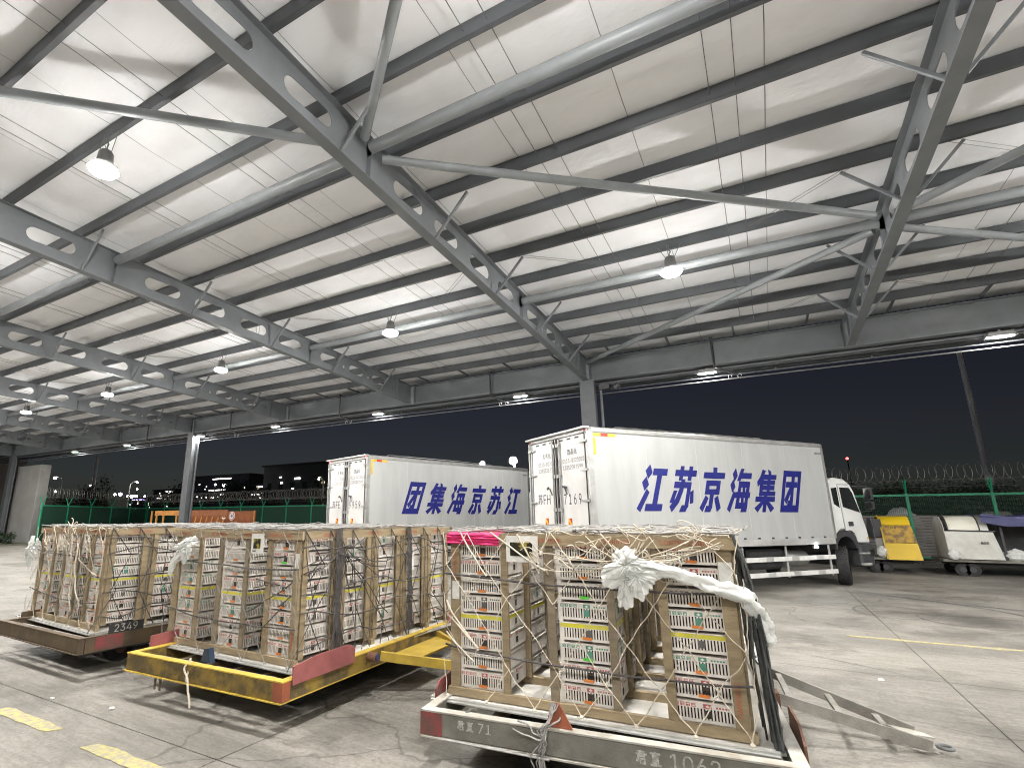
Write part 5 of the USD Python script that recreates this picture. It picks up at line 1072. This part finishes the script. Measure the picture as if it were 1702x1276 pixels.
for k, (x, y, z, r) in enumerate(lv):
    t = thing('apron_light', ['violet apron light, leftmost of the low row', 'small violet apron light, second of the low row', 'violet apron light in the middle of the low row', 'violet apron light, fourth of the low row', 'small violet apron light, rightmost of the low row'][k], 'apron light', (x, y, 0))
    part(t, 'post', G().cyl((0, 0, 0), (0, 0, z-.1), .1, 6), 'far_shed'); part(t, 'lens', G().mesh(trimesh.creation.icosphere(1, r), np.array([[1, 0, 0, 0], [0, 1, 0, 0], [0, 0, 1, z], [0, 0, 0, 1.]])), 'street_violet', smooth=True)
def building(x0, x1, y0, d, z1, m, lab, strips, wins=0):
    t = thing('terminal_building', lab, 'building', (0, 0, 0)); w = part(t, 'wall', B(x0, x1, y0, y0+d, 0, z1), m); part(t, 'roof', B(x0-.4, x1+.4, y0-.4, y0+d+.4, z1+.001, z1+.4), 'far_shed')
    for a, b, z, mm in strips: part(w, 'lit_strip', B(a, b, y0-.12, y0-.01, z, z+.42), mm)
    q_ = np.random.default_rng(int(abs(x0)))
    for k in range(14 if m == 'far_shed' else 4):
        a = q_.uniform(x0+1, x1-1.5); z = q_.uniform(z1*.45, z1*.9); part(w, 'lit_window', B(a, a+q_.uniform(.3, .8), y0-.13, y0-.02, z, z+q_.uniform(.25, .5)), q_.choice(['strip_glow', 'strip_glow', 'window_warm']))
    for k in range(wins): part(w, 'window', B(x0+1.5+k*(x1-x0-2)/max(wins, 1), x0+1.5+k*(x1-x0-2)/max(wins, 1)+1.1, y0-.05, y0-.005, z1*.62, z1*.62+1.3), 'glass')
building(-94.5, -75, 80, 20, 12.6, 'far_building', 'large dark windowless block left of the far truck', ((-84.9, -83.2, 9.6, 'strip_glow'),), 5)
building(-180, -150, 121, 20, 16.2, 'far_shed', 'distant terminal with two long lit strips right of the left column', ((-169.4, -159.2, 15.0, 'strip_glow'), (-171, -161.5, 11.1, 'strip_glow')), 7)
building(-212, -186, 125, 18, 12.4, 'far_shed', 'distant low terminal with short lit strips left of the column', ((-204, -198.5, 11.6, 'strip_glow'), (-193, -187.5, 10.1, 'strip_glow'), (-209, -205.5, 9.2, 'strip_glow')), 6)
building(-150, -118, 122, 18, 12.5, 'far_shed', 'distant shed with short lit strips right of the column', ((-147, -143.5, 11.7, 'strip_glow'), (-149.2, -145.3, 9.2, 'strip_glow')), 6)
building(-235, -214, 128, 16, 10.0, 'far_shed', 'distant low building with a violet lit strip', ((-232, -222, 9.0, 'strip_violet'),), 4)
bc = thing('red_beacon', 'tiny red beacon light on a far pole above the cab of the near truck', 'beacon', (17.4, 150, 0)); part(bc, 'pole', G().cyl((0, 0, 0), (0, 0, 14.5), .12, 6), 'far_shed'); part(bc, 'lens', G().mesh(trimesh.creation.icosphere(1, .3), np.array([[1, 0, 0, 0], [0, 1, 0, 0], [0, 0, 1, 14.7], [0, 0, 0, 1.]])), 'red_glow')
# goods lying behind the right-hand fence
for k, (x, w, h, m, lb) in enumerate(((5.4, 1.6, 2.3, 'film', 'pale wrapped stack behind the fence above the yellow cart'), (8.6, 1.8, 2.2, 'wall_grey', 'grey stack behind the fence above the white cart'), (11.2, 1.5, 2.25, 'film', 'pale wrapped stack behind the fence at the right edge'))):
    t = thing('goods_stack', lb, 'goods stack', (x, 32.5, 0)); part(t, 'skid', B(-w/2, w/2, -.5, .5, 0, .12), 'timber_grey'); part(t, 'wrapped_goods', blob((0, 0, h*.53), (w*.62, .55, h*.55), 60+k, .25), m, smooth=True)
